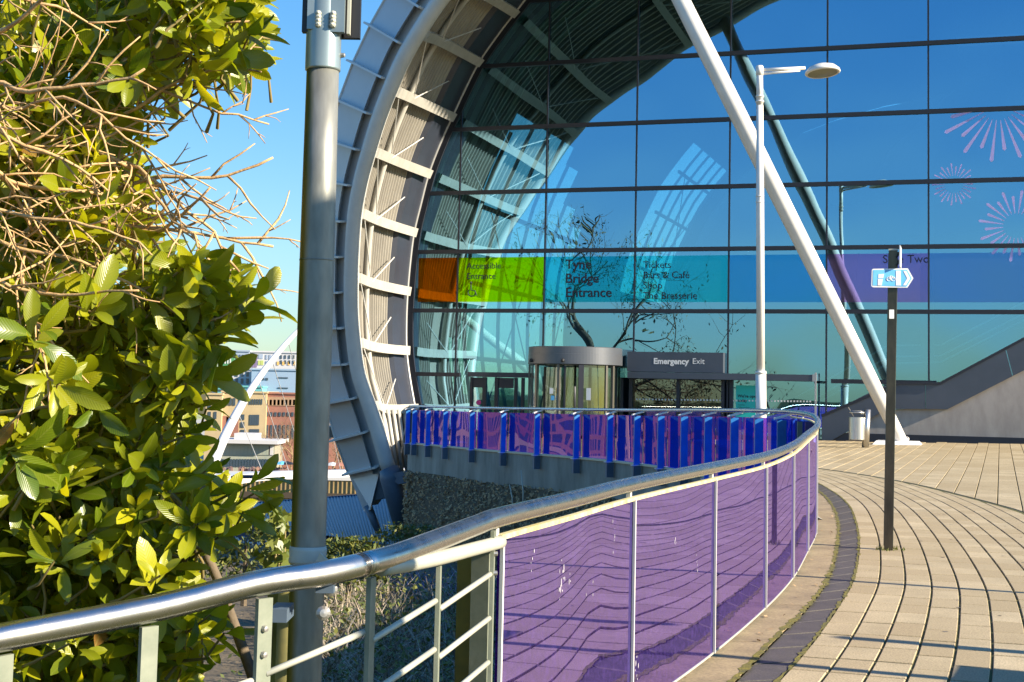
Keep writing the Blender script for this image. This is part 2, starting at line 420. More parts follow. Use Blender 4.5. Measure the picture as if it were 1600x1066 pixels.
def veins(m, amt):
    nt = m.node_tree; L = nt.links.new; b = nt.nodes['Principled BSDF']
    ar = nt.nodes.new('ShaderNodeAttribute'); ar.attribute_name = 'rib'
    al = nt.nodes.new('ShaderNodeAttribute'); al.attribute_name = 'along'
    m1 = nt.nodes.new('ShaderNodeMath'); m1.operation = 'MULTIPLY_ADD'; m1.inputs[1].default_value = -0.22; L(ar.outputs['Fac'], m1.inputs[0]); L(al.outputs['Fac'], m1.inputs[2])
    m2 = nt.nodes.new('ShaderNodeMath'); m2.operation = 'MULTIPLY'; m2.inputs[1].default_value = 52.0; L(m1.outputs[0], m2.inputs[0])
    m3 = nt.nodes.new('ShaderNodeMath'); m3.operation = 'SINE'; L(m2.outputs[0], m3.inputs[0])
    m4 = nt.nodes.new('ShaderNodeMath'); m4.operation = 'POWER'; m4.inputs[1].default_value = 6.0; L(m3.outputs[0], m4.inputs[0])
    bp = nt.nodes.new('ShaderNodeBump'); bp.inputs['Strength'].default_value = 0.3; bp.inputs['Distance'].default_value = 0.0015; L(m4.outputs[0], bp.inputs['Height']); L(bp.outputs['Normal'], b.inputs['Normal'])
    rr = nt.nodes.new('ShaderNodeMapRange'); rr.inputs[1].default_value = 0.03; rr.inputs[2].default_value = 0.11; rr.inputs[3].default_value = 1.0; rr.inputs[4].default_value = 0.0; L(ar.outputs['Fac'], rr.inputs[0])
    mm = nt.nodes.new('ShaderNodeMath'); mm.operation = 'MULTIPLY_ADD'; mm.inputs[1].default_value = 0.25; L(m4.outputs[0], mm.inputs[0]); L(rr.outputs[0], mm.inputs[2])
    old = b.inputs['Base Color'].links[0].from_socket
    mx = nt.nodes.new('ShaderNodeMix'); mx.data_type = 'RGBA'; mx.inputs['B'].default_value = (0.42, 0.44, 0.10, 1); mx.clamp_factor = True
    sc_ = nt.nodes.new('ShaderNodeMath'); sc_.operation = 'MULTIPLY'; sc_.inputs[1].default_value = amt; L(mm.outputs[0], sc_.inputs[0])
    L(old, mx.inputs['A']); L(sc_.outputs[0], mx.inputs['Factor']); L(mx.outputs['Result'], b.inputs['Base Color'])
veins(M['leaf'], 0.24)
M['leaf_old'] = mk('leaf_old', (0.34, 0.20, 0.03), 0.5, tint=(0.22, 0.10, 0.02), trans=0.3)
veins(M['leaf_old'], 0.3)
M['leaf_stem'] = mk('leaf_stem', (0.22, 0.17, 0.06), 0.7)
M['bark'] = mk('bark', (0.16, 0.12, 0.075), 0.9, c2=(0.09, 0.07, 0.045), nscale=12, bump=0.4, bscale=60)
M['twig'] = mk('twig', (0.66, 0.43, 0.20), 0.75, c2=(0.38, 0.23, 0.10), nscale=45, ndetail=5, bump=0.4, bscale=150, bdist=0.004)
M['ivy'] = mk('ivy', (0.10, 0.14, 0.02), 0.4, tint=(0.20, 0.22, 0.04), trans=0.25)
M['soil'] = mk('soil', (0.16, 0.12, 0.07), 0.95, c2=(0.08, 0.065, 0.04), nscale=2, ndetail=8, bump=0.6, bscale=14, bdist=0.05)
M['dead_leaf'] = mk('dead_leaf', (0.58, 0.37, 0.19), 0.85, tint=(0.20, 0.14, 0.07))
M['dead_stem'] = mk('dead_stem', (0.36, 0.30, 0.22), 0.8, tint=(0.13, 0.11, 0.075))
M['shrub_green'] = mk('shrub_green', (0.06, 0.10, 0.02), 0.6, tint=(0.20, 0.20, 0.04), trans=0.2)
M['blue_roof'] = mk('blue_roof', (0.03, 0.11, 0.21), 0.45, metal=0.2, c2=(0.025, 0.09, 0.17), nscale=0.5)
M['navy_wall'] = mk('navy_wall', (0.03, 0.05, 0.10), 0.6, c2=(0.025, 0.04, 0.08), nscale=1)
M['water'] = mk('water', (0.10, 0.09, 0.05), 0.08, bump=0.25, bscale=0.8, bdist=0.05)
M['quay'] = mk('quay', (0.50, 0.36, 0.15), 0.85, c2=(0.34, 0.24, 0.10), nscale=0.15, ndetail=8)
M['quay_dark'] = mk('quay_dark', (0.06, 0.045, 0.03), 0.9)
M['promenade'] = mk('promenade', (0.42, 0.39, 0.34), 0.8)
M['land'] = mk('land', (0.16, 0.14, 0.09), 0.95, c2=(0.10, 0.10, 0.05), nscale=0.05)
M['brick_red'] = mk('brick_red', (0.33, 0.15, 0.105), 0.85, c2=(0.27, 0.12, 0.085), nscale=0.8)
M['brick_tan'] = mk('brick_tan', (0.40, 0.26, 0.155), 0.85, c2=(0.34, 0.215, 0.13), nscale=0.6)
M['sandstone'] = mk('sandstone', (0.52, 0.40, 0.22), 0.85, c2=(0.46, 0.35, 0.19), nscale=0.5)
M['far_white'] = mk('far_white', (0.54, 0.53, 0.52), 0.8)
M['far_grey'] = mk('far_grey', (0.30, 0.36, 0.45), 0.7)
M['far_blue'] = mk('far_blue', (0.28, 0.38, 0.50), 0.7)
M['far_green'] = mk('far_green', (0.07, 0.24, 0.10), 0.8)
M['far_purple'] = mk('far_purple', (0.18, 0.14, 0.24), 0.8)
M['far_lime'] = mk('far_lime', (0.40, 0.46, 0.14), 0.8)
M['far_orange'] = mk('far_orange', (0.70, 0.42, 0.12), 0.8)
M['far_teal'] = mk('far_teal', (0.14, 0.42, 0.42), 0.6)
M['far_glass'] = mk('far_glass', (0.05, 0.075, 0.10), 0.15, spec=0.8)
M['pavilion_glass'] = mk('pavilion_glass', (0.30, 0.34, 0.28), 0.15, c2=(0.42, 0.40, 0.30), nscale=0.3)
M['bridge'] = mk('bridge', (0.56, 0.56, 0.56), 0.45)
M['far_twig'] = mk('far_twig', (0.30, 0.19, 0.10), 0.9, tint=(0.20, 0.14, 0.08))
M['skin'] = mk('skin', (0.50, 0.30, 0.22), 0.6)
M['tape'] = mk('tape', (0.62, 0.60, 0.53), 0.5, c2=(0.48, 0.46, 0.38), nscale=6, bump=0.4, bscale=18, bdist=0.01, trans=0.15)
M['sign_blue'] = mk('sign_blue', (0.10, 0.42, 0.78), 0.3, c2=(0.16, 0.50, 0.82), nscale=3)
M['sign_dark'] = mk('sign_dark', (0.03, 0.22, 0.52), 0.4)
M['sign_white'] = mk('sign_white', (0.75, 0.76, 0.76), 0.35)
M['post_dark'] = mk('post_dark', (0.055, 0.05, 0.04), 0.30, metal=0.6, c2=(0.12, 0.10, 0.07), nscale=10, ndetail=8, stretch=(1, 1, 0.3))
M['poster'] = mk('poster', (0.02, 0.55, 0.50), 0.5)
M['decal'] = filmmat('decal', (0.80, 0.66, 1.0), 0.55)
M['shirt'] = mk('shirt', (0.03, 0.03, 0.04), 0.8)
M['coat_brown'] = mk('coat_brown', (0.22, 0.11, 0.05), 0.8)
M['pink'] = mk('pink', (0.65, 0.06, 0.28), 0.7)

# ------------------------------------------------------------------ rail line (camera calibrated plan of the handrail)
RAILTAB = [(-330, 1062, 2.75), (-160, 1028, 2.95), (0, 997, 3.20), (240, 951, 3.40), (400, 912, 3.53), (500, 897.5, 3.64), (569, 882, 3.76), (619, 868, 3.92),
           (681, 845, 4.2), (744, 821, 4.53), (784, 807, 4.75), (900, 779, 5.55), (990, 756, 6.47), (1117, 730, 8.05), (1197, 713, 9.8), (1240, 696, 11.5),
           (1263, 678, 13.4), (1276, 667, 15.0), (1277.5, 657, 16.6), (1268, 649, 17.9), (1243, 644.5, 19.2), (1214, 642.5, 20.4), (1173, 641.6, 21.8), (1135, 641.3, 23.2), (1088, 641, 24.9),
           (1045, 641, 26.6), (1002, 641, 28.1), (960, 640.6, 29.5), (905, 640, 31.1), (845, 639, 32.9), (790, 638.2, 34.5), (743, 637.3, 36.2), (701, 636.2, 38.2), (652, 635, 40.8), (640, 634.8, 41.6)]
RAIL = catmull([at(*r) for r in RAILTAB], 6)
RPX = [proj(p)[0] for p in RAIL]
IMAX = max(range(len(RPX)), key=lambda i: RPX[i])
def rail_near(px):
    for i in range(IMAX):
        if RPX[i] <= px <= RPX[i + 1]:
            return i + (px - RPX[i]) / max(1e-9, RPX[i + 1] - RPX[i])
    return 0.0 if px < RPX[0] else float(IMAX)
def rail_far(px):
    for i in range(IMAX, len(RPX) - 1):
        if RPX[i] >= px >= RPX[i + 1]:
            return i + (RPX[i] - px) / max(1e-9, RPX[i] - RPX[i + 1])
    return float(len(RPX) - 1)
def rail_p(t):
    i = max(0, min(int(t), len(RAIL) - 2)); return RAIL[i].lerp(RAIL[i + 1], t - i)
def rail_t(t):
    i = max(0, min(int(round(t)), len(RAIL) - 1)); a = RAIL[max(0, i - 1)]; b = RAIL[min(len(RAIL) - 1, i + 1)]
    d = b - a; d.z = 0; return d.normalized()
def rail_n(t):      # horizontal normal towards the void (left of travel)
    d = rail_t(t); return Vector((-d.y, d.x, 0))
def rail_sub(t0, t1, n): return [rail_p(t0 + (t1 - t0) * k / n) for k in range(n + 1)]
T783, TFAR0 = rail_near(783), rail_far(1237)
def panel_z(t):     # bottom of the panels
    p = rail_p(t)
    return interp([(3, 0.05), (12, 0.06), (16, 0.10), (20, 0.16), (27, 0.20), (31, 0.17), (41, 0.07)], p.y)

# ------------------------------------------------------------------ ground
edge = []
for i in range(0, len(RAIL), 2):
    p = RAIL[i]; nn = rail_n(i); w = 0.16 if i < IMAX else -0.12
    edge.append(Vector((p.x + nn.x * w, p.y + nn.y * w, 0)))
edge = edge + [Vector((-2.6, 42.6, 0)), Vector((-2.2, 46.0, 0)), Vector((-4.2, 57.5, 0)), Vector((8, 100, 0))]
outer = [Vector((60, 100, 0)), Vector((80, -60, 0)), Vector((-12, -60, 0)), Vector((-9, -4, 0)), Vector((-3.2, 1.9, 0))]
loop = edge + outer
def struct_poly(name, loop, zf, mat, depth):
    mb = MB(); n = len(loop)
    mb.v = [Vector((p.x, p.y, zf(p))) for p in loop] + [Vector((p.x, p.y, zf(p) - depth)) for p in loop]
    for tri in tessellate_polygon([[Vector((p.x, p.y, 0)) for p in loop]]):
        a, b, c = tri
        nz = (mb.v[b] - mb.v[a]).cross(mb.v[c] - mb.v[a]).z
        mb.face((a, b, c) if nz > 0 else (a, c, b))
    for i in range(n):
        j = (i + 1) % n; mb.face((i, j, n + j, n + i))
    return struct(mb, name, mat)
# the plaza base: fine grid inside so that it can rise gently towards the building
plaza = struct_poly('plaza_ground', loop, lambda p: -0.035 if p.y < 16 else gz(p.x, p.y) - 0.035, M['joint'], 0.5)

# paved band edges measured on the ground
INNER = catmull([onground(*p) for p in [(1040, 1180), (1100, 1115), (1150, 1066), (1205, 1009), (1263, 950.5), (1297, 900), (1309, 846), (1308, 812), (1297, 787), (1283, 772), (1262, 757), (1225, 744), (1185, 737)]], 8)
OUTER = catmull([onground(*p) for p in [(1120, 1180), (1170, 1115), (1217, 1066), (1267, 1009), (1309, 950.5), (1334, 904.5), (1342, 854), (1338.5, 821), (1327, 791.5), (1305, 771.5), (1272, 753), (1235, 740), (1195, 733)]], 8)
def arclen(pts):
    s = [0.0]
    for a, b in zip(pts, pts[1:]): s.append(s[-1] + (b - a).length)
    return s
def resample(pts, n):
    s = arclen(pts); out = []; i = 0
    for k in range(n + 1):
        x = s[-1] * k / n
        while i < len(s) - 2 and s[i + 1] < x: i += 1
        out.append(pts[i].lerp(pts[i + 1], (x - s[i]) / max(1e-9, s[i + 1] - s[i])))
    return out
def tangents(pts):
    out = []
    for i in range(len(pts)):
        d = pts[min(len(pts) - 1, i + 1)] - pts[max(0, i - 1)]; d.z = 0; out.append(d.normalized())
    return out
# concrete edging strip between the railing and the dark band
def x_at_y(pts, y):
    for a_, b_ in zip(pts, pts[1:]):
        if a_.y <= y <= b_.y: return lerp(a_.x, b_.x, (y - a_.y) / max(1e-6, b_.y - a_.y))
    if y < pts[0].y: return pts[0].x + (pts[1].x - pts[0].x) / (pts[1].y - pts[0].y) * (y - pts[0].y)
    return pts[-1].x
rail_xy = sorted([Vector((RAIL[i].x + rail_n(i).x * 0.13, RAIL[i].y + rail_n(i).y * 0.13, 0)) for i in range(len(RAIL))], key=lambda p: p.y)
inn_xy = sorted([Vector((p.x, p.y, 0)) for p in INNER], key=lambda p: p.y)
SY = [4.6 + (24.5 - 4.6) * (k / 60.0) ** 1.15 for k in range(61)]
strip_in = [Vector((x_at_y(rail_xy, y), y, 0)) for y in SY]
strip_out = [Vector((max(x_at_y(inn_xy, y) - 0.01, x_at_y(rail_xy, y) + 0.05), y, 0)) for y in SY]
NS = 12
for s_ in range(NS):
    a, b = s_ * 5, s_ * 5 + 5
    mb = MB(); n = 6
    ins = [strip_in[a + k].copy() for k in range(n)]; outs = [strip_out[a + k].copy() for k in range(n)]
    g = 0.012
    ins[0] = ins[0].lerp(ins[1], g); outs[0] = outs[0].lerp(outs[1], g * 2); ins[-1] = ins[-1].lerp(ins[-2], g); outs[-1] = outs[-1].lerp(outs[-2], g * 2)
    lp = ins + outs[::-1]
    z1, z0 = 0.022, -0.12
    mb.v = [Vector((p.x, p.y, z1)) for p in lp] + [Vector((p.x, p.y, z0)) for p in lp]; m_ = len(lp)
    for k in range(n - 1): mb.face((k, m_ - 1 - k, m_ - 2 - k, k + 1))
    for k in range(m_):
        j = (k + 1) % m_; mb.face((k, j, m_ + j, m_ + k))
    mb.t = [random.random() * 0.4] * len(mb.f)
    mb.build('edging_slab', M['concrete_slab'], plaza)

# individually laid pavers: courses follow the outer edge of the dark band
OUT = resample([Vector((p.x, p.y, 0)) for p in OUTER], 160)
OT = tangents(OUT)
def course_pt(x, off):
    """x: arclength fraction index along OUT, off: metres to the right"""
    i = max(0, min(len(OUT) - 2, int(x))); f = x - i
    p = OUT[i].lerp(OUT[i + 1], f); t = OT[i].lerp(OT[i + 1], f).normalized()
    q = p + Vector((t.y, -t.x, 0)) * off
    return q
BOUND = catmull([Vector((p.x, p.y, 0)) for p in [onground(*q) for q in [(1265, 731), (1330, 740), (1400, 752), (1450, 762.5), (1500, 775), (1550, 788), (1600, 803)]]] + [Vector((6.3, 15.5, 0)), Vector((5.9, 11.5, 0)), Vector((6.2, 6.0, 0)), Vector((8.0, 1.0, 0))], 6)
def bound_x(y):
    best = None
    for a, b in zip(BOUND, BOUND[1:]):
        if min(a.y, b.y) <= y <= max(a.y, b.y):
            return lerp(a.x, b.x, (y - a.y) / (b.y - a.y) if abs(b.y - a.y) > 1e-6 else 0)
    return BOUND[0].x if y > BOUND[0].y else BOUND[-1].x
def clip_bound(q, side):
    c = sum(q, Vector()) / len(q)
    k = min(range(len(BOUND) - 1), key=lambda i: ((BOUND[i] + BOUND[i + 1]) / 2 - c).length)
    a, b = BOUND[k], BOUND[k + 1]
    nn = Vector((-(b.y - a.y), b.x - a.x, 0)).normalized()      # to the left of travel
    if nn.x < 0: nn = -nn                                        # points to the building side
    nn = nn * side
    out = []
    d = [(p - a).dot(nn) - 0.05 for p in q]
    for i in range(len(q)):
        j = (i + 1) % len(q)
        if d[i] >= 0: out.append(q[i])
        if (d[i] >= 0) != (d[j] >= 0): out.append(q[i].lerp(q[j], d[i] / (d[i] - d[j])))
    if len(out) < 3: return None
    ar = sum((out[i].x * out[(i + 1) % len(out)].y - out[(i + 1) % len(out)].x * out[i].y) for i in range(len(out))) / 2
    return out if abs(ar) > 0.006 else None
def paver(mb, quad, ch=0.0035, top=0.012, drop=0.0):
    c = sum(quad, Vector()) / len(quad)
    b = [p.copy() for p in quad]
    t1 = [c + (p - c) * 1.0 for p in quad]
    def inset(q, d):
        out = []
        for k in range(len(q)):
            v1 = (q[(k + 1) % len(q)] - q[k]).normalized(); v2 = (q[(k - 1) % len(q)] - q[k]).normalized()
            out.append(q[k] + (v1 + v2) * d)
        return out
    o = len(mb.v)
    zz = [gz(p.x, p.y) for p in quad]
    for p, z in zip(b, zz): mb.v.append(Vector((p.x, p.y, z - 0.03)))
    for p, z in zip(b, zz): mb.v.append(Vector((p.x, p.y, z + top - ch - drop)))
    for p, z in zip(inset(quad, ch), zz): mb.v.append(Vector((p.x, p.y, z + top - drop)))
    m = len(quad)
    for l in (0, m):
        for k in range(m):
            k2 = (k + 1) % m
            mb.face((o + l + k, o + l + k2, o + l + m + k2, o + l + m + k))
    mb.face([o + 2 * m + k for k in range(m)])
LEN = arclen(OUT)[-1]
blocks = []       # (screen size, quad, tint, material)
CW, BL, GAP = 0.2, 0.5, 0.015
def collect(off0, off1, bl, mat, x0=0.0, clip=True, vary=True):
    x = -random.random() * bl
    while x < LEN:
        l = bl * random.uniform(0.82, 1.15) if vary else bl
        a = max(0, x) / LEN * 160; b = min(LEN, x + l - 0) / LEN * 160
        x += l
        if b - a < 0.2: continue
        g = 0.028 * 160 / LEN * 0.5
        q = [course_pt(a + g, off0 + GAP / 2), course_pt(a + g, off1 - GAP / 2), course_pt(b - g, off1 - GAP / 2), course_pt(b - g, off0 + GAP / 2)]
        c = sum(q, Vector()) / 4
        if clip and max(p.x - bound_x(p.y) for p in q) > -0.4:
            q = clip_bound(q, -1)
            if q is None: continue
            c = sum(q, Vector()) / len(q)
            if c.x > bound_x(c.y): continue
        px, py = proj(c)
        w = abs(off1 - off0) * FPX / max(1, c.y)
        vis = (-40 < px < 1640) and py < 1110 and c.y > 2
        blocks.append(((w if vis else 0), [Vector((p.x, p.y, 0)) for p in q], random.random(), mat))
for k in range(24): collect(CW * k, CW * (k + 1), BL, 'paver')
# dark band setts
def collect_band():
    n = 46
    I2 = resample([Vector((p.x, p.y, 0)) for p in INNER], n); O2 = resample([Vector((p.x, p.y, 0)) for p in OUTER], n)
    for k in range(n):
        for h in range(1):
            a, b = I2[k].lerp(I2[k + 1], 0.03), I2[k].lerp(I2[k + 1], 0.97)
            c, d = O2[k].lerp(O2[k + 1], 0.97), O2[k].lerp(O2[k + 1], 0.03)
            q = [a.lerp(d, 0.05), d.lerp(a, 0.04), c.lerp(b, 0.04), b.lerp(c, 0.05)]
            m_ = sum(q, Vector()) / 4; px, py = proj(m_)
            light = random.random() < 0.12
            blocks.append((600 if py < 1110 and m_.y > 2 else 0, q, 0.9 if light else random.random() * 0.5, 'paver_dark'))
collect_band()
blocks.sort(key=lambda b: -b[0])
rest = {'paver': MB(), 'paver_dark': MB()}
for i, (w, q, t, mt) in enumerate(blocks):
    if i < 298 and w > 0:
        mb = MB(); mb.tint = t; paver(mb, q, drop=random.uniform(0, 0.003)); mb.build('paving_block', M[mt], plaza)
    else:
        rest[mt].tint = t; paver(rest[mt], q, drop=random.uniform(0, 0.003))
# straight courses running up to the building beyond the curved joint
def far_paving():
    mb = rest['paver']
    w, l = 0.33, 1.2
    u = -16.0
    while u < 24:
        n = 1.2 + random.random() * 1.0
        while n < 50:
            ll = l * random.uniform(0.8, 1.2)
            q = []
            for (uu, nn) in ((u + 0.008, n + 0.006), (u + 0.008, n + ll - 0.006), (u + w - 0.008, n + ll - 0.006), (u + w - 0.008, n + 0.006)):
                p = FP(uu, 0, nn); q.append(Vector((p.x, p.y, 0)))
            n += ll
            c = sum(q, Vector()) / 4
            if c.y < 1 or c.x > 26: continue
            if min(p.x - bound_x(p.y) for p in q) < 0.6:
                q = clip_bound(q, 1)
                if q is None: continue
                c = sum(q, Vector()) / len(q)
                if c.x < bound_x(c.y): continue
            if c.y > 31 and c.x < 6.3 - (c.y - 31) * 0.35 - 1.5: continue
            # keep clear of the railing line
            if c.y > 15 and c.x < interp([(15, 4.6), (20, 5.0), (27, 3.4), (31, 2.6), (41, -1.5), (50, -3.0)], c.y): continue
            mb.tint = random.random(); paver(mb, q, ch=0.004)
        u += w
far_paving()
for mt in rest: rest[mt].build('paving_block', M[mt], plaza, kind='stuff')
# mossy sand filling the joints, and moss along the dark band
def ribbon(name, pts, o0, o1, dz, mat, wob=0.0):
    mb = MB(); rows = []
    for k, (p, t) in enumerate(zip(pts, tangents(pts))):
        n_ = Vector((t.y, -t.x, 0)); row = []
        for j in range(9 if o1 - o0 > 1 else 2):
            f = j / (8 if o1 - o0 > 1 else 1)
            q = p + n_ * (lerp(o0, o1, f) + (random.gauss(0, wob) if wob else 0)); row.append(Vector((q.x, q.y, gz(q.x, q.y) + dz)))
        rows.append(row[::-1])
    mb.grid(rows); return mb.build(name, mat, plaza)
M['moss'] = mk('moss', (0.20, 0.17, 0.02), 0.95, c2=(0.07, 0.07, 0.02), nscale=14, ndetail=6, bump=0.6, bscale=90, bdist=0.01)
ribbon('joint_fill', OUT, -0.02, 4.9, 0.0025, M['joint'])
fb = MB(); I3 = resample([Vector((p.x, p.y, 0)) for p in INNER], 60); O3 = resample([Vector((p.x, p.y, 0)) for p in OUTER], 60)
fb.grid([[Vector((b_.x, b_.y, gz(b_.x, b_.y) + 0.002)), Vector((a_.x, a_.y, gz(a_.x, a_.y) + 0.002))] for a_, b_ in zip(I3, O3)]); fb.build('joint_fill', M['moss'], plaza)
ribbon('moss_line', resample([Vector((p.x, p.y, 0)) for p in INNER], 400), -0.018, 0.016, 0.0235, M['moss'], 0.010)
ribbon('moss_line', resample([Vector((p.x, p.y, 0)) for p in OUTER], 400), -0.012, 0.010, 0.0135, M['moss'], 0.007)
# dark joint along the curve
jb = MB()
rows = []
for p, t in zip(BOUND, tangents(BOUND)):
    n_ = Vector((t.y, -t.x, 0)); z = gz(p.x, p.y) + 0.004
    rows.append([p - n_ * 0.05 + UP * z, p + n_ * 0.05 + UP * (z - 0.001)])
jb.grid(rows); jb.build('channel_joint', M['joint'], plaza)

# void: planted bank beneath the path
def tz(x, y):
    z = interp([(-40, -1.5), (2, -0.75), (6, -0.85), (10, -1.05), (20, -1.6), (30, -2.3), (48, -3.4), (52, -4.6), (56, -7.2), (75, -11), (100, -16.5), (130, -18.5)], y)
    z -= 0.02 * max(0, -x - 2) if y < 58 else 0
    z += 0.16 * mnoise.noise(Vector((x * 0.7, y * 0.7, 0))) + 0.07 * mnoise.noise(Vector((x * 2.3, y * 2.3, 5)))
    return z
bank = MB(); rows = []
ys = [-60, -40, -25, -12, -6, -3, 0] + [1 + 0.75 * k for k in range(70)] + [58, 64, 70, 78, 88, 100, 115, 130]
xs = [-140, -100, -70, -50, -40, -32, -26, -22, -18] + [-15 + 0.8 * k for k in range(28)] + [8.5, 12, 20, 40, 80]
for y in ys:
    row = []
    for x in xs:
        z = tz(x, y)
        row.append((x, y, z if not (x > 6 and y < 57) else min(z, -1.2)))
    rows.append(row)
bank.grid(rows)
struct(bank, 'planted_bank', M['soil'], smooth=True)

# ------------------------------------------------------------------ the glass hall
hall = thing('concert_hall', 'huge curved glass fronted hall with pale tubular arch, panelled rim and coloured band of panes', 'building', FP(0, 0, 0))
MU = [0.03 + 3.47 * k for k in range(-6, 6)]
TV = [2.19, 4.63, 6.89, 9.16, 11.62, 14.05, 16.5, 18.95, 21.4, 23.85]
def tube_pt(px, py):
    n = 7.5
    for _ in range(8):
        u, v = fac(px, py, n); n = 5.0 + 0.32 * v
    return FP(u, v, n), n
# pairs: point on the big arch tube, matching point on the glass edge
PAIRS = [((608, 735), (657, 728)), ((588, 668), (653, 668)), ((578, 637), (650, 640)), ((560.5, 586), (642, 594)), ((553, 536), (636.5, 549)), ((549, 484), (636, 500)), ((549, 433), (638, 456)), ((551, 381), (642, 410)),
         ((555, 331), (648, 364)), ((564, 282), (659, 318)), ((577, 234), (671, 272)), ((592, 185), (688, 227)), ((610, 138), (708, 183)), ((630, 92), (728, 140)), ((655, 49), (750, 97)), ((682, 8), (777, 58)), ((712, -30), (806, 20)),
         ((749, -75), (840, -18)), ((861, -177), (950, -112)), ((946, -244), (1060, -170)), ((1037, -307), (1180, -215)), ((1150, -370), (1310, -252)), ((1290, -425), (1450, -285)), ((1440, -465), (1600, -312)), ((1600, -495), (1760, -335))]
TUBE = [tube_pt(*a)[0] for a, b in PAIRS]
GEDGE = [onfac(*b) for a, b in PAIRS]
TUBE_D, GEDGE_D = catmull(TUBE, 4), catmull(GEDGE, 4)
GUV = [((p - G0).dot(FU), p.z) for p in GEDGE_D]
GVU = sorted([(v, u) for u, v in GUV])
def left_u(v): return interp(GVU, v)
VTOP = GVU[-1][0]
# arch tube
mb = MB(); mb.tube(TUBE_D, 0.265, 14); mb.build('arch_tube', M['arch'], hall, smooth=True)
for i in range(8, len(TUBE_D) - 2, 16):      # welded sleeves along the tube
    mb = MB(); mb.tube([TUBE_D[i], TUBE_D[i].lerp(TUBE_D[i + 1], 0.06)], 0.272, 14); mb.build('tube_joint', M['fin'], hall)
# rim panels with fins
FINS = [((570, 800), (603, 738)), ((543.5, 738), (594.6, 726)), ((524, 686), (578, 672)), ((509, 630), (562, 619.5)), ((499, 570), (551, 567)), ((494, 512), (544, 511)), ((492, 456), (539, 456)), ((492, 398), (539, 401)),
        ((495, 340), (542, 346)), ((501, 281), (553, 290)), ((512, 218), (566, 235)), ((530, 156), (583, 179)), ((552, 97), (606, 124)), ((579, 39), (632, 70)), ((611, -18), (664, 15)), ((648, -80), (700, -45)), ((690, -140), (740, -95)),
        ((742, -195), (795, -145)), ((805, -250), (855, -198)), ((880, -305), (925, -250))]
def rim_pts(i):
    (ox, oy), (ix, iy) = FINS[i]
    p, n = tube_pt(ix, iy)
    u, v = fac(ox, oy, n - 1.3)
    return FP(u, v, n - 1.3), p - FN * 0.05
for i in range(1, len(FINS) - 1):
    o0, i0 = rim_pts(i); o1, i1 = rim_pts(i + 1)
    bn = (i0 - o0).cross(o1 - o0).normalized()
    if bn.dot(FN) < 0: bn = -bn
    mb = MB(); mb.tint = random.random() * 0.5
    g = 0.012
    mb.extrude([o0.lerp(o1, g), i0.lerp(i1, g), i1.lerp(i0, g), o1.lerp(o0, g)], -bn * 0.08)
    mb.build('rim_panel', M['arch_panel'], hall)
    mb = MB(); d = (o1 - o0).normalized() * 0.035
    mb.extrude([o0 - d - bn * 0.05, i0 - d - bn * 0.05, i0 - d + bn * 0.30, o0 - d + bn * 0.30], d * 2)
    mb.build('fin', M['fin'], hall)
mb = MB(); mb.tube([rim_pts(i)[0] for i in range(1, len(FINS))], 0.05, 8); mb.build('rim_edge', M['fin'], hall, smooth=True)
# tapered tip of the rim and its strut
tip, _ = tube_pt(570, 800); o1, i1 = rim_pts(1)
ub = lambda px, py, n: FP(*fac(px, py, n), n)
mb = MB(); mb.tint = 0.1; mb.extrude([o1, i1, ub(578, 797, 4.4), ub(568, 799, 3.4)], -FN * 0.1); mb.build('rim_panel', M['arch_panel'], hall)
mb = MB(); mb.extrude([ub(594, 737, 5), ub(606, 740, 5), ub(611, 776, 4.6), ub(586, 782, 4.4), ub(580, 790, 4.4)], -FN * 0.6); mb.build('foot_gusset', M['steel_blue'], hall)
mb = MB(); mb.tube([ub(574, 790, 4.0), ub(592, 832, 4.0)], [0.16, 0.12], 10); mb.build('foot_strut', M['steel_blue'], hall, smooth=True)
# big tapered foot and its bracket
mb = MB(); mb.tube([ub(607, 732, 5.2), ub(612, 745, 5.2), ub(630, 838, 4.6)], [0.33, 0.42, 0.24], 16); mb.build('arch_foot', M['steel_blue'], hall, smooth=True)
mb = MB(); mb.extrude([ub(604, 742, 5.5), ub(646, 733, 5.5), ub(647, 752, 5.5), ub(622, 757, 5.5)], -FN * 1.6); mb.build('foot_bracket', M['steel_blue'], hall)
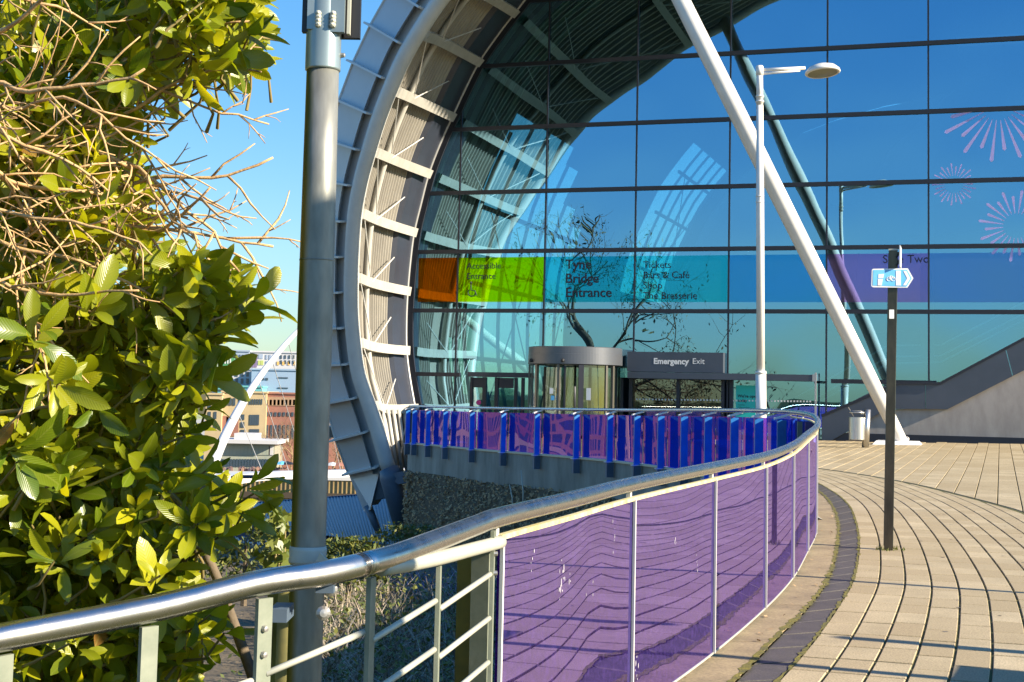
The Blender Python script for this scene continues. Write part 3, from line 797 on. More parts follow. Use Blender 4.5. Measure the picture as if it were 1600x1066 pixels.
# soffit: lofted from the tube to the glass edge, corrugated sheets bay by bay
NB = len(TUBE_D) - 1
def soff(i, t, off=0.0):
    """i: index along the arch, t: 0 tube .. 1 glass edge"""
    a, b = TUBE_D[i], GEDGE_D[i]
    j0, j1 = max(0, i - 1), min(NB, i + 1)
    al = (TUBE_D[j1].lerp(GEDGE_D[j1], t) - TUBE_D[j0].lerp(GEDGE_D[j0], t)).normalized()
    nn = al.cross((b - a).normalized()).normalized()
    if nn.dot(FU) < 0: nn = -nn            # towards the open side
    return a.lerp(b, t) + nn * (off - 0.42 * math.sin(math.pi * t))
bays = list(range(8, NB - 3, 8))
b0 = 0
for bi, i0 in enumerate(range(0, NB - 3, 8)):
    i1 = min(NB, i0 + 8)
    low = i0 < 24
    mb = MB(); rows = []
    nt = 92
    for i in range(i0, i1 + 1, 2):
        row = []
        for k in range(nt + 1):
            t = 0.03 + 0.75 * k / nt
            if low and 0.34 < t < 0.52: cor = -0.14
            else: cor = (0.0, 0.0, -0.16, -0.16)[k % 4]
            row.append(soff(i, t, cor))
        rows.append(row)
    mb.grid(rows); mb.build('soffit_sheet', M['soffit'], hall)
    mb = MB(); rows = []
    for i in range(i0, i1 + 1, 2):
        rows.append([soff(i, t, o) for t, o in ((0.76, -0.16), (0.79, 0.10), (0.90, 0.06), (0.99, 0.0))])
    mb.grid(rows); mb.build('gutter_panel', M['navy'], hall)
    if i0 > 0:
        mb = MB(); mb.bar([soff(i0, 0.02 + 0.92 * k / 10, 0.22) for k in range(11)], 0.10, 0.17, up=(TUBE_D[i0 + 1] - TUBE_D[i0 - 1]))
        mb.build('purlin', M['purlin'], hall)
    # tie rods
    for (ta, tb, ia, ib) in ((0.36, 0.06, i0, i1), (0.36, 0.72, i0, (i0 + i1) // 2)):
        mb = MB(); mb.tube([soff(ia, ta, 0.30), soff(ib, tb, 0.25)], 0.022, 5); mb.build('tie_rod', M['fin'], hall)
for t_ in (0.36,):
    mb = MB(); mb.tube([soff(i, t_, 0.12) for i in range(0, NB + 1, 2)], 0.11, 10); mb.build('arch_rib', M['purlin'], hall, smooth=True)
# low part of the soffit seen beside the terrace: pale posts
for k in range(5):
    mb = MB(); mb.tube([ub(597 + k * 8.5, 640, 4.2 - k * 0.7), ub(612 + k * 8, 737, 4.2 - k * 0.7)], 0.075, 8)
    mb.build('louvre_post', M['purlin'], hall, smooth=True)
# outer skin of the shell (closes the soffit from behind)
mb = MB(); rows = []
for i in range(0, NB + 1, 2):
    rows.append([soff(i, t, -0.6) for t in (0.0, 0.25, 0.5, 0.75, 1.0)])
mb.grid(rows); mb.build('shell_skin', M['arch_panel'], hall, smooth=True)
# glass edge frame
mb = MB(); mb.tube([p + FN * 0.10 for p in GEDGE_D], 0.055, 8); mb.build('edge_trim', M['frame_light'], hall, smooth=True)
mb = MB(); mb.bar([p + FU * 0.16 for p in GEDGE_D], 0.11, 0.08, up=FN); mb.build('edge_frame', M['frame'], hall)
# panes
VL = [0.12] + TV
DOORS = [(MU[2] + 0.4, MU[3], 2.19), (MU[3], MU[5], 2.19)]
def pane_poly(u0, u1, v0, v1):
    if left_u(v0) <= u0 and left_u(v1) <= u0 and min(left_u(v) for v in (v0, (v0 + v1) / 2, v1)) <= u0: 
        if max(left_u(v0 + (v1 - v0) * k / 8) for k in range(9)) <= u0:
            return [(u0, v0), (u1, v0), (u1, v1), (u0, v1)]
    le, ri = [], []
    for k in range(13):
        v = v0 + (v1 - v0) * k / 12
        l = max(u0, left_u(v))
        if l < u1 - 0.02: le.append((l, v)); ri.append((u1, v))
    if len(le) < 2: return None
    return ri + le[::-1]
UC = [-24.0] + MU
for ci in range(len(UC) - 1):
    for ri in range(len(VL) - 1):
        if VL[ri + 1] > VTOP: continue
        pp = pane_poly(UC[ci], UC[ci + 1], VL[ri], VL[ri + 1])
        if not pp: continue
        if ri == 0 and UC[ci] in (MU[3], MU[4], MU[5]): continue
        mb = MB(); tl = FN * random.uniform(-0.004, 0.004); cu = (UC[ci] + UC[ci + 1]) / 2
        mb.poly([FP(u, v, 0) + tl * (u - cu) for u, v in pp]); mb.build('glass_pane', M['glass'], hall)
# mullions and transoms
for u in MU:
    vs_ = [v for v in [0.1 + 0.1 * k for k in range(235)] if left_u(v) < u]
    v0, v1 = (min(vs_), max(vs_)) if vs_ else (0, 0)
    if v1 - v0 < 0.5: continue
    if u in (MU[3], MU[4]): v0 = 2.9
    mb = MB(); mb.fbox(u - 0.03, u + 0.03, v0, v1, -0.16, 0.035); mb.build('mullion', M['frame'], hall)
for v in TV:
    if v > VTOP: continue
    u0 = left_u(v) + 0.05
    u1 = MU[-1] if v > 2.5 else 6.8
    segs = [(u0, u1)]
    if v < 2.5: segs = [(u0, MU[2] + 0.2), (0.2, 7.3 - 3.55)]
    for a, b in segs:
        if b <= a: continue
        mb = MB(); mb.fbox(a, b, v - 0.075, v + 0.075, -0.12, 0.075); mb.build('transom', M['frame'], hall)
# coloured film band
FILM = [(-15.5, MU[2], (1.0, 0.33, 0.01)), (MU[2], MU[3], (0.80, 0.88, 0.0)), (MU[3], MU[4], (0.16, 0.78, 0.82)), (MU[4], MU[5], (0.22, 0.86, 0.86)),
        (MU[5], MU[6], (0.34, 0.74, 0.93)), (MU[6], MU[7], (0.86, 0.58, 0.84)), (MU[7], MU[8], (0.55, 0.70, 0.90)), (MU[8], MU[9], (0.55, 0.70, 0.90))]
for k, (a, b, c) in enumerate(FILM):
    fm = filmmat('film_%d' % k, c, 0.07 if k < 2 else 0.05)
    v0, v1 = 4.96, 6.66
    pp = pane_poly(a + 0.03, b - 0.03, v0, v1)
    if pp:
        mb = MB(); mb.poly([FP(u, v, 0.015) for u, v in pp]); mb.build('colour_film', fm, hall)
# lettering on the band
def ftext(name, s, px, py, size, n=0.022, mat='navy_text', bold=0.0, align='LEFT'):
    return text(hall, name, s, size, onfac(px, py, n), FU, UP, M[mat], 0.002, bold, align)
ftext('lettering', 'Accessible', 729, 420, 0.33, bold=0.0); ftext('lettering', 'Entrance', 729, 436, 0.33, bold=0.0)
for i, s_ in enumerate(('Tyne', 'Bridge', 'Entrance')): ftext('lettering', s_, 883, 420 + i * 22, 0.50, bold=0.006)
for i, s_ in enumerate(('Tickets', 'Bars & Café', 'Shop', 'The Brasserie')): ftext('lettering', s_, 1004.5, 419 + i * 16, 0.36, bold=0.0)
ftext('lettering', 'Sage Two', 1379, 411, 0.40)
# wheelchair symbol
wc = onfac(737, 457, 0.022)
mb = MB(); mb.tube([wc + FU * (0.15 * math.cos(a)) + UP * (0.15 * math.sin(a)) for a in [math.radians(140 + 15 * k) for k in range(17)]], 0.018, 6)
mb.tube([wc + UP * 0.30 - FU * 0.04, wc + UP * 0.08 - FU * 0.02, wc + UP * 0.06 + FU * 0.13, wc - UP * 0.12 + FU * 0.20], 0.02, 6)
mb.lathe(wc + UP * 0.37 - FU * 0.04, [(0.0, -0.045), (0.035, -0.03), (0.045, 0), (0.035, 0.03), (0, 0.045)], 8)
mb.build('wheelchair_symbol', M['navy_text'], hall)
# firework print on the panes at the right
def burst(px, py, r0, r1, n, wid, a0=0, half=False):
    c = onfac(px, py, 0.02); mb = MB()
    for k in range(n):
        a = a0 + 2 * math.pi * k / n
        if half and math.sin(a) > -0.12: continue
        s_ = 1.0 if k % 2 else 0.72
        d = FU * math.cos(a) + UP * math.sin(a); q = FU * -math.sin(a) + UP * math.cos(a)
        A, B = c + d * r0, c + d * r1 * s_ + d * r0 * (0.3 if s_ < 1 else 0)
        def keep(p):
            v = p.z
            return not any(abs(v - t) < 0.10 for t in TV)
        mb.poly([A - q * wid * 0.15, B - q * wid, B + d * wid, B + q * wid, A + q * wid * 0.15])
    mb.build('firework_print', M['decal'], hall, kind='stuff')
burst(1560, 163, 0.55, 1.95, 26, 0.065, half=True)
burst(1490.5, 288, 0.30, 0.72, 26, 0.026)
burst(1588, 353, 0.42, 1.20, 24, 0.05, 0.1)
# ---- doors on the left
mb = MB(); mb.fbox(MU[2] + 0.55, MU[3] - 0.35, 2.12, 2.30, -0.05, 0.16); mb.build('door_head', M['navy'], hall)
for k, px in enumerate((737, 758, 777, 806, 817)):
    u, _ = fac(px, 620)
    mb = MB(); mb.fbox(u - (0.09 if k in (1, 2) else 0.05), u + 0.05, 0.1, 2.11, -0.06, 0.08); mb.build('door_frame', M['frame'], hall)
for a, b in ((737, 758), (777, 806)):
    u0, _ = fac(a, 620); u1, _ = fac(b, 620)
    mb = MB(); mb.fbox(u0 + 0.06, u1 - 0.1, 0.12, 2.10, -0.02, 0.0); mb.build('door_leaf', M['glass_clear'], hall)
    mb = MB(); mb.fbox(u0 + 0.06, u1 - 0.1, 1.72, 2.10, 0.005, 0.05); mb.build('door_rail', M['frame'], hall)
# ---- revolving door
RDU, _ = fac(896, 620, 1.2); RDN = 1.05; RR = 1.70
rdc = FP(RDU, 0.1, RDN)
rdoor = MB(); rdoor.lathe(rdc, [(0.0, 3.12), (RR - 0.02, 3.12), (RR, 3.10), (RR, 2.86), (RR + 0.012, 2.855), (RR + 0.012, 2.50), (RR - 0.06, 2.47), (0.0, 2.47)], 96)
rd = rdoor.build('revolving_door', M['drum'], hall, smooth=False)
e1 = UP.orthogonal().normalized(); e2 = UP.cross(e1)
def rang(px):
    u, _ = fac(px, 620, RDN); s_ = max(-1, min(1, (u - RDU) / RR)); return math.asin(s_)
def rpos(a, r=RR, z=0.0): return rdc + FU * (math.sin(a) * r) + FN * (math.cos(a) * r) + UP * z
for px, w in ((824, 0.06), (832, 0.05), (853, 0.045), (892, 0.04), (926, 0.09), (958, 0.04), (965, 0.05)):
    a = rang(px); mb = MB(); p = rpos(a, RR - 0.06)
    t_ = FU * math.cos(a) - FN * math.sin(a); r_ = FU * math.sin(a) + FN * math.cos(a)
    mb.box(p + UP * 1.24, t_ * w, r_ * 0.05, UP * 1.23); mb.build('upright', M['bronze'] if px != 926 else M['frame'], rd)
for a0, a1 in ((rang(832), rang(853)), (rang(929), rang(957)), (math.radians(100), math.radians(170)), (math.radians(-170), math.radians(-100))):
    mb = MB(); rows = []
    for k in range(9):
        a = a0 + (a1 - a0) * k / 8; rows.append([rpos(a, RR - 0.05, 0.02), rpos(a, RR - 0.05, 2.46)])
    mb.grid(rows); mb.build('curved_glass', M['glass_clear'], rd, smooth=True)
for k, a in enumerate((0.05, 2.15, 4.2)):      # the three wings
    d = FU * math.sin(a) + FN * math.cos(a); t_ = d.cross(UP)
    mb = MB(); mb.box(rdc + d * (RR * 0.48) + UP * 1.22, d * (RR * 0.46), t_ * 0.012, UP * 1.2); mb.build('door_wing', M['glass_clear'], rd)
    mb = MB(); mb.box(rdc + d * (RR * 0.93) + UP * 1.22, d * 0.04, t_ * 0.03, UP * 1.22); mb.build('wing_stile', M['frame'], rd)
mb = MB(); mb.tube([rdc, rdc + UP * 2.46], 0.05, 10); mb.build('spindle', M['frame'], rd, smooth=True)
mb = MB(); mb.lathe(rdc, [(RR + 0.03, 0.0), (RR + 0.03, 0.05), (0, 0.055)], 32); mb.build('door_mat', M['frame'], rd)
for px in (845, 899):
    a = rang(px); mb = MB(); p = rpos(a, RR + 0.03, 2.62); mb.lathe(p, [(0.0, 0.1), (0.05, 0.08), (0.07, 0.0), (0.0, -0.02)], 10, axis=FU * math.sin(a) + FN * math.cos(a) - UP * 0.3)
    mb.build('sensor', M['black'], rd)
for k, (px, py, w, h, m_) in enumerate(((863, 611, 0.13, 0.2, 'white_flat'), (872, 611, 0.1, 0.18, 'far_orange'), (865, 622, 0.13, 0.16, 'sign_blue'), (872, 622, 0.1, 0.14, 'far_grey'), (921, 616, 0.16, 0.42, 'white_flat'))):
    u, v = fac(px, py, 2.6); mb = MB(); mb.fbox(u - w / 2, u + w / 2, v - h / 2, v + h / 2, 2.72, 2.725); mb.build('door_notice', M[m_], rd)
# dots of the glass manifestation
def dots(px0, px1, py, n, off, step=5.0):
    mb = MB(); x = px0
    while x < px1:
        u, v = fac(x, py + (x - px0) * 0.012, off); mb.fbox(u - 0.028, u + 0.028, v - 0.028, v + 0.028, off, off + 0.004); x += step
    mb.build('glass_dots', M['white_flat'], hall, kind='stuff')
# ---- emergency exit
u0, _ = fac(984, 570); u1, _ = fac(1133, 570)
_, ve0 = fac(1060, 582); _, ve1 = fac(1060, 551)
mb = MB(); mb.fbox(u0, u1, ve0, ve1, 0.02, 0.40); sgn = mb.build('exit_fascia', M['slate'], hall)
text(hall, 'lettering', 'Emergency', 0.29, onfac(1021, 568.5, 0.405), FU, UP, M['white_flat'], 0.002, 0.010)
text(hall, 'lettering', 'Exit', 0.29, onfac(1081.5, 568.7, 0.405), FU, UP, M['white_flat'], 0.002, 0.0)
u2, _ = fac(1272, 588)
_, vb0 = fac(1060, 592.5)
mb = MB(); mb.fbox(u0 + 0.05, u2, vb0, ve0 - 0.02, 0.0, 0.55); mb.build('door_canopy', M['slate'], hall)
mb = MB(); mb.fbox(u2 + 0.005, u2 + 0.09, vb0 - 0.01, ve0, 0.0, 0.56); mb.build('canopy_end', M['frame_light'], hall)
u3, _ = fac(1277, 640); mb = MB(); mb.fbox(u3 - 0.03, u3 + 0.03, 0.1, vb0 + 0.3, 0.5, 0.56); mb.build('canopy_post', M['frame_light'], hall)
for px in (972, 986, 1060, 1130, 1143):
    u, _ = fac(px, 620); mb = MB(); mb.fbox(u - 0.06, u + 0.06, 0.1, vb0 - 0.01, -0.05, 0.10); mb.build('door_frame', M['frame'], hall)
for a, b in ((986, 1060), (1060, 1130)):
    ua, _ = fac(a, 620); ub_, _ = fac(b, 620); mb = MB(); mb.fbox(ua + 0.07, ub_ - 0.07, 0.12, vb0 - 0.02, -0.01, 0.0); mb.build('door_leaf', M['glass_clear'], hall)
ua, _ = fac(1143, 620); mb = MB(); mb.poly([FP(ua + 0.06, 0.12, 0), FP(u2, 0.12, 0), FP(u2, vb0, 0), FP(ua + 0.06, vb0, 0)]); mb.build('glass_pane', M['glass'], hall)
mb = MB(); mb.poly([FP(u2, 0.12, 0), FP(MU[6] - 0.03, 0.12, 0), FP(MU[6] - 0.03, 2.1, 0), FP(u2, 2.1, 0)]); mb.build('glass_pane', M['glass'], hall)
dots(995, 1128, 624, 1, 0.012); dots(1146, 1270, 626, 1, 0.03)
# poster
ua, va = fac(1150, 602, 0.03); ub_, vb_ = fac(1180, 660, 0.03)
mb = MB(); mb.fbox(ua, ub_, vb_, va, 0.02, 0.03); mb.build('poster', M['poster'], hall)
text(hall, 'lettering', "We're open", 0.15, onfac(1152.5, 621, 0.034), FU, UP, M['navy_text'], 0.001, 0.004)
text(hall, 'lettering', 'today', 0.15, onfac(1152.5, 628, 0.034), FU, UP, M['navy_text'], 0.001, 0.004)
for k in range(3): text(hall, 'lettering', ('Tues-Sun', '9.30am to 5pm', 'The Sage')[k], 0.07, onfac(1152.5, 633.5 + 4 * k, 0.034), FU, UP, M['navy_text'], 0.001)
# ---- external stair box, lower right
def ext(name, pts, n0, n1, mat, parent=hall):
    mb = MB(); mb.hexa([FP(*fac(px, py, n1), n1) for px, py in pts], [FP(*fac(px, py, n1), n0) for px, py in pts]); return mb.build(name, M[mat], parent)
ext('stair_cladding', [(1284, 697), (1378, 643.5), (1378, 604), (1284, 651)], -0.4, 0.16, 'slate')
ext('stair_cladding', [(1378.6, 643.5), (1400, 639.2), (1445.4, 639.4), (1445.4, 600.5), (1405, 599.8), (1378.6, 604)], -0.4, 0.16, 'slate')
ext('stair_cladding', [(1446.4, 639.4), (1480, 639.8), (1582, 588), (1571, 546), (1468, 600.6), (1446.4, 600.5)], -0.4, 0.16, 'slate')
ext('stair_cladding', [(1583, 587.4), (1660, 549), (1660, 498), (1572, 545.4)], -0.4, 0.16, 'slate')
ext('stair_cladding', [(1661, 548.5), (1800, 480), (1800, 424), (1661, 497.5)], -0.4, 0.16, 'slate')
for a, b in (((1284, 650), (1405, 598.6)), ((1405, 598.6), (1469, 599.4)), ((1469, 599.4), (1800, 422.5))):
    mb = MB(); mb.bar([onfac(*a, 0.12), onfac(*b, 0.12)], 0.10, 0.045, up=UP); mb.build('stair_coping', M['frame'], hall)
# pale wall beneath the stair
uw0, _ = fac(1284, 690)
ext('rendered_wall', [(1286, 715), (1286, 698), (1380, 642), (1446, 637), (1482, 637), (1800, 478), (1800, 735)], -0.45, 0.04, 'render_wall')
mb = MB(); mb.fbox(uw0 + 0.4, 24, -0.1, 0.40, 0.03, 0.06); mb.build('wall_skirting', M['frame'], hall)
# glass lower right beside the stair is covered by the panes above; handrails of the inner stair
for dv in (0.0, 0.35, 0.95):
    mb = MB(); mb.tube([onfac(1235, 655 - dv * 30, -1.0), onfac(1388, 568 - dv * 30, -1.0), onfac(1470, 566 - dv * 28, -1.0), onfac(1660, 470 - dv * 30, -1.0)], 0.035, 6)
    mb.build('stair_rail', M['fin'], hall, smooth=True)
mb = MB(); mb.extrude([onfac(1240, 690, -0.8), onfac(1388, 606, -0.8), onfac(1470, 606, -0.8), onfac(1660, 510, -0.8), onfac(1660, 530, -0.8), onfac(1470, 625, -0.8), onfac(1388, 625, -0.8), onfac(1260, 695, -0.8)], -FN * 2.0)
mb.build('inner_stair', M['interior'], hall)
u, _ = fac(1448, 500, -0.5); mb = MB(); mb.fbox(u - 0.22, u + 0.22, 3.0, 9, -1.0, -0.6); mb.build('inner_column', M['interior'], hall)
# ---- interior shell: dark ribbed inside, glazed strips on the left
def inner(v, n, off=0.0):
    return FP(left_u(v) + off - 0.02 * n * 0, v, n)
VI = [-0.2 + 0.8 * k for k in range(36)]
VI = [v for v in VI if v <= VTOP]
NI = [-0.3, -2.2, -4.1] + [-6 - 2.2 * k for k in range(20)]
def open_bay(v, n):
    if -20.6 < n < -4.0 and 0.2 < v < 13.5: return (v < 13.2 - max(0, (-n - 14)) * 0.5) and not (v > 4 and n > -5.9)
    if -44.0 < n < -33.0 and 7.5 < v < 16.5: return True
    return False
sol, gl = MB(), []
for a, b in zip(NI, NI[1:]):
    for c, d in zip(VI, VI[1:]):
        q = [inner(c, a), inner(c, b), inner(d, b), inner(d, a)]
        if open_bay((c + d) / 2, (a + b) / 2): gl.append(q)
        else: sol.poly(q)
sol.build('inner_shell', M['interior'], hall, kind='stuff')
mb = MB()
for q in gl: mb.poly(q)
mb.build('shell_glazing', M['glass_shell'], hall, kind='stuff')
for n in NI[3:24]:                       # glazing ribs following the curve
    vv = [v for v in VI if open_bay(v + 0.05, n + 0.2) or open_bay(v - 0.5, n + 0.2) or open_bay(v, n - 0.3)]
    if len(vv) > 1:
        mb = MB(); mb.bar([inner(v, n, 0.15) for v in vv], 0.05, 0.07, up=FU); mb.build('shell_rib', M['steel_blue'], hall)
for v in (3.0, 6.2, 9.4, 12.6, 15.0):
    for a, b in ((-5.9, -20.6), (-33, -44)):
        if a > -10 and v > 10 or a < -30 and v < 8: continue
        mb = MB(); mb.bar([inner(v, a, 0.3), inner(v, b, 0.3)], 0.06, 0.09, up=UP); mb.build('shell_beam', M['steel_blue'], hall)
for (a, b, c, d) in ((0.5, -6.2, 9.2, -14), (9.2, -6.5, 0.5, -14), (0.5, -14, 9.0, -20), (8.0, -34, 15, -43), (15, -34, 8, -43)):
    mb = MB(); mb.tube([inner(a, b, 0.5), inner(c, d, 0.5)], 0.03, 5); mb.build('tie_rod', M['frame'], hall)
for k in range(5):                      # ribs of the solid inner lining near the glass
    n = -0.6 - k * 1.1
    mb = MB(); mb.bar([inner(v, n, 0.08) for v in VI[::2]], 0.10, 0.10, up=FU); mb.build('lining_rib', M['purlin'], hall)
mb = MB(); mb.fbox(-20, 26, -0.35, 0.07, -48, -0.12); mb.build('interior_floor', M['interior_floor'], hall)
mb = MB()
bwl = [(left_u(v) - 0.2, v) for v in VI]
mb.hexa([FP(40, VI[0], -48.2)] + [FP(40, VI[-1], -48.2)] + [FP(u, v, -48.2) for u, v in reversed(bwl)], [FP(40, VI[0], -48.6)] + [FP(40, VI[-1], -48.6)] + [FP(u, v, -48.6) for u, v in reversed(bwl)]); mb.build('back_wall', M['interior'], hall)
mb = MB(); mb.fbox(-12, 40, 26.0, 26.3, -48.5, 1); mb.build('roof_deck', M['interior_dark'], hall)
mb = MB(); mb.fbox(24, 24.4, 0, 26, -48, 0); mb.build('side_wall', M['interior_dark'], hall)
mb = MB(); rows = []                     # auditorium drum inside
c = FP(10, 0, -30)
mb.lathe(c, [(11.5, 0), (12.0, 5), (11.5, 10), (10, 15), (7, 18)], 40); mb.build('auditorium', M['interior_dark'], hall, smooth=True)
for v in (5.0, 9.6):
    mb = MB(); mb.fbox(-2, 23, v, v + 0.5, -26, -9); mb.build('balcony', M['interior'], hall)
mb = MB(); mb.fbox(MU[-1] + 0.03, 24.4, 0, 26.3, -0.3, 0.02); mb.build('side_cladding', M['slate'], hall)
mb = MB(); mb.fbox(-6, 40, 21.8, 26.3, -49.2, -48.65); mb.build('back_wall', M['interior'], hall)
mb = MB(); mb.fbox(8.5, 24.4, 21.5, 26.0, -0.3, -0.02); mb.build('head_panel', M['slate'], hall)
ua, _ = fac(852, 620, -3); ub_, _ = fac(884, 620, -3)
mb = MB(); mb.fbox(ua, ub_, 0.1, 2.5, -3.2, -3.0); wp = mb.build('timber_screen', M['wood'], hall)
for k in range(16):
    mb = MB(); mb.fbox(ua, ub_, 0.15 + k * 0.145, 0.25 + k * 0.145, -2.995, -2.96); mb.build('slat', M['wood'], wp)
ua, _ = fac(895, 620, -3.4); ub_, _ = fac(925, 620, -3.4)
mb = MB(); mb.fbox(ua, ub_, 0.1, 2.5, -3.6, -3.4); wp = mb.build('curtain', M['cream'], hall)
for k in range(6):
    uu = lerp(ua, ub_, (k + 0.5) / 6); mb = MB(); mb.tube([FP(uu, 0.12, -3.36), FP(uu, 2.48, -3.36)], 0.10, 8); mb.build('fold', M['cream'], wp, smooth=True)

# ------------------------------------------------------------------ white leaning column
cb = onground(1411, 695)
n_b = (cb - G0).dot(FN)
nt_ = 10.6
ctop = FP(*fac(942, -244, nt_), nt_)
col = thing('leaning_column', 'white round steel column leaning left from a low white plinth in front of the glass', 'column', cb)
ax = (ctop - cb).normalized()
mb = MB(); mb.tube([cb + ax * 0.12, cb + ax * 2.5, cb + (ctop - cb) * 0.5, ctop], [0.20, 0.24, 0.28, 0.26], 18); mb.build('shaft', M['white'], col, smooth=True)
mb = MB(); a_, b_ = FU, FN
mb.hexa([cb + a_ * x * 0.80 + b_ * y * 0.6 - UP * 0.02 for x, y in ((-1.15, 1), (0.75, 1), (0.75, -1), (-1.15, -1))], [cb + a_ * x * 0.64 + b_ * y * 0.45 + UP * 0.12 for x, y in ((-1.25, 1), (0.75, 1), (0.75, -1), (-1.25, -1))])
mb.build('plinth', M['white_flat'], col)
mb = MB(); mb.tube([cb + ax * 0.10, cb + ax * 0.16], 0.26, 18); mb.build('base_collar', M['white'], col)

# ------------------------------------------------------------------ railings
HR = 0.031
T569 = rail_near(566)
lf = thing('bar_railing', 'galvanised bar railing with flat uprights and polished handrail beside the laurel bush', 'railing', (rail_p(T569).x, rail_p(T569).y, 0))
gr = thing('glass_railing', 'curved railing of purple and blue tinted glass panels sweeping round to the hall', 'railing', (RAIL[IMAX].x, RAIL[IMAX].y, 0))
mb = MB(); mb.tube(rail_sub(0, T569, 30), HR, 18); mb.build('handrail', M['steel'], lf, smooth=True)
mb = MB(); mb.tube(RAIL[int(T569) + 1:], HR, 16); mb.v = mb.v
mb.build('handrail', M['steel'], gr, smooth=True)
mb = MB(); mb.tube(rail_sub(T569 - 0.25, T569 + 1.0, 6), HR - 0.002, 16); mb.build('rail_sleeve', M['steel'], gr, smooth=True)
mb = MB(); mb.tube(rail_sub(T569 - 0.02, T569 + 0.02, 1), HR + 0.0015, 18); mb.build('joint_ring', M['steel'], lf, smooth=True)
# flat uprights of the bar railing
POSTS = [(-250, 1046, 0.5), (-115, 1020, 0.5), (8, 1020, 0.5), (234, 975, 0.5), (414, 935, 0.5), (581, 900, 0.5), (687, 877, 0.55), (771, 860, 0.55)]
ptops, pfeet = [], []
for k, (px, py, w) in enumerate(POSTS):
    t = rail_near(px); p = rail_p(t); d = rail_t(t); n = rail_n(t)
    top = Vector((p.x, p.y, p.z - 0.038)); foot = top + Vector((0, 0, -1.02)) + n * 0.0
    ptops.append(top)
    wd = (n * 0.25 + d * 0.95).normalized(); th = Vector((-wd.y, wd.x, 0))
    mb = MB(); mb.hexa([foot - wd * 0.022 - th * 0.006, foot + wd * 0.022 - th * 0.006, foot + wd * 0.022 + th * 0.006, foot - wd * 0.022 + th * 0.006],
                       [top - wd * 0.022 - th * 0.006, top + wd * 0.022 - th * 0.006, top + wd * 0.022 + th * 0.006, top - wd * 0.022 + th * 0.006])
    po = mb.build('upright', M['galv'], lf)
    for zz in ((-0.07, -0.13) if k in (4, 7) else ()):
        mb = MB(); mb.lathe(top + Vector((0, 0, zz)) - th * 0.006 - d * 0.004, [(0, 0.012), (0.007, 0.011), (0.009, 0.0), (0.009, -0.01)], 8, axis=-th if (-th).dot(EYEV - top) > 0 else th); mb.build('bolt', M['bolt'], po)
# horizontal bars
for k in range(len(POSTS) - 1):
    a, b = ptops[k], ptops[k + 1]
    if k < 4: offs = (-0.185, -0.32, -0.455, -0.59, -0.725, -0.86)
    else: offs = (-0.13, -0.265, -0.40, -0.535, -0.67, -0.80)
    for o_ in offs:
        dr = 0.03 if k >= 4 else 0.02
        A = a + Vector((0, 0, o_ - dr)); B = b + Vector((0, 0, o_ + (0.0 if k >= 4 else 0.0)))
        if k == 4: A += Vector((0, 0, -0.02))
        mb = MB(); mb.tube([A.lerp(B, 0.03), B.lerp(A, 0.03)], 0.0085, 8); mb.build('bar', M['galv_pale'], lf, smooth=True)
# pale top tube of the last bays, then the yellowed top rail over the panels
pts = [at(596, 888, 3.83), at(640, 881, 3.98), at(690, 871, 4.22), at(740, 858, 4.5), at(782, 847, 4.74)]
mb = MB(); mb.tube(catmull(pts, 4), 0.021, 14); mb.build('top_tube', M['galv_pale'], lf, smooth=True)
# wide rear support post
q = at(734, 868, 4.95); n = rail_n(rail_near(750)); d = rail_t(rail_near(750))
mb = MB(); c = q + Vector((0, 0, -0.6)); mb.box(c, d * 0.036, n * 0.03, Vector((0, 0, 0.62))); mb.build('support_post', M['brass_green'], lf)
mb = MB(); mb.box(c + d * 0.044 - n * 0.03, d * 0.006, n * 0.01, Vector((0, 0, 0.62))); mb.build('post_flange', M['galv_pale'], lf)
q = at(438, 935, 4.15); mb = MB(); n = rail_n(rail_near(438)); d = rail_t(rail_near(438)); mb.box(q + Vector((0, 0, -0.55)), d * 0.024, n * 0.03, Vector((0, 0, 0.58))); mb.build('support_post', M['brass_green'], lf)
# near purple panels
EDG = [783, 990, 1117, 1197, 1240, 1263, 1276.2]
NT = [rail_near(e) for e in EDG]
def near_ext():
    """continue round the bend at panel spacing until the first blue post"""
    t = NT[-1]; out = []
    s0 = 0.0; P = rail_p(t)
    while t < TFAR0 - 0.3:
        t += 0.05
        if (rail_p(t) - P).length > 1.75: out.append(t); P = rail_p(t)
    return out
NTX = NT + near_ext() + [TFAR0]
if NTX[-1] - NTX[-2] < 1.0: NTX.pop(-2)
def pan(t0, t1, mat, off, ztop, name):
    mb = MB(); n = 8; A = []; B = []
    for k in range(n + 1):
        t = lerp(t0, t1, k / n); p = rail_p(t); nn = rail_n(t); zb = panel_z(t)
        A.append((Vector((p.x, p.y, zb)) + nn * off, Vector((p.x, p.y, p.z - ztop)) + nn * off))
        B.append((Vector((p.x, p.y, zb)) + nn * (off + 0.012), Vector((p.x, p.y, p.z - ztop)) + nn * (off + 0.012)))
    mb.grid([(a[0], a[1]) for a in A]); nA = len(mb.v)
    mb.grid([(b[1], b[0]) for b in B])
    for k in range(n):
        mb.poly([A[k][1], B[k][1], B[k + 1][1], A[k + 1][1]]); mb.poly([A[k][0], A[k + 1][0], B[k + 1][0], B[k][0]])
    o = mb.build(name, mat, gr)
    for k in range(2 * n): o.data.polygons[k].use_smooth = True     # the two curved faces only
    return o
M['panel_back'] = mk('panel_back', (0.05, 0.03, 0.10), 0.6)
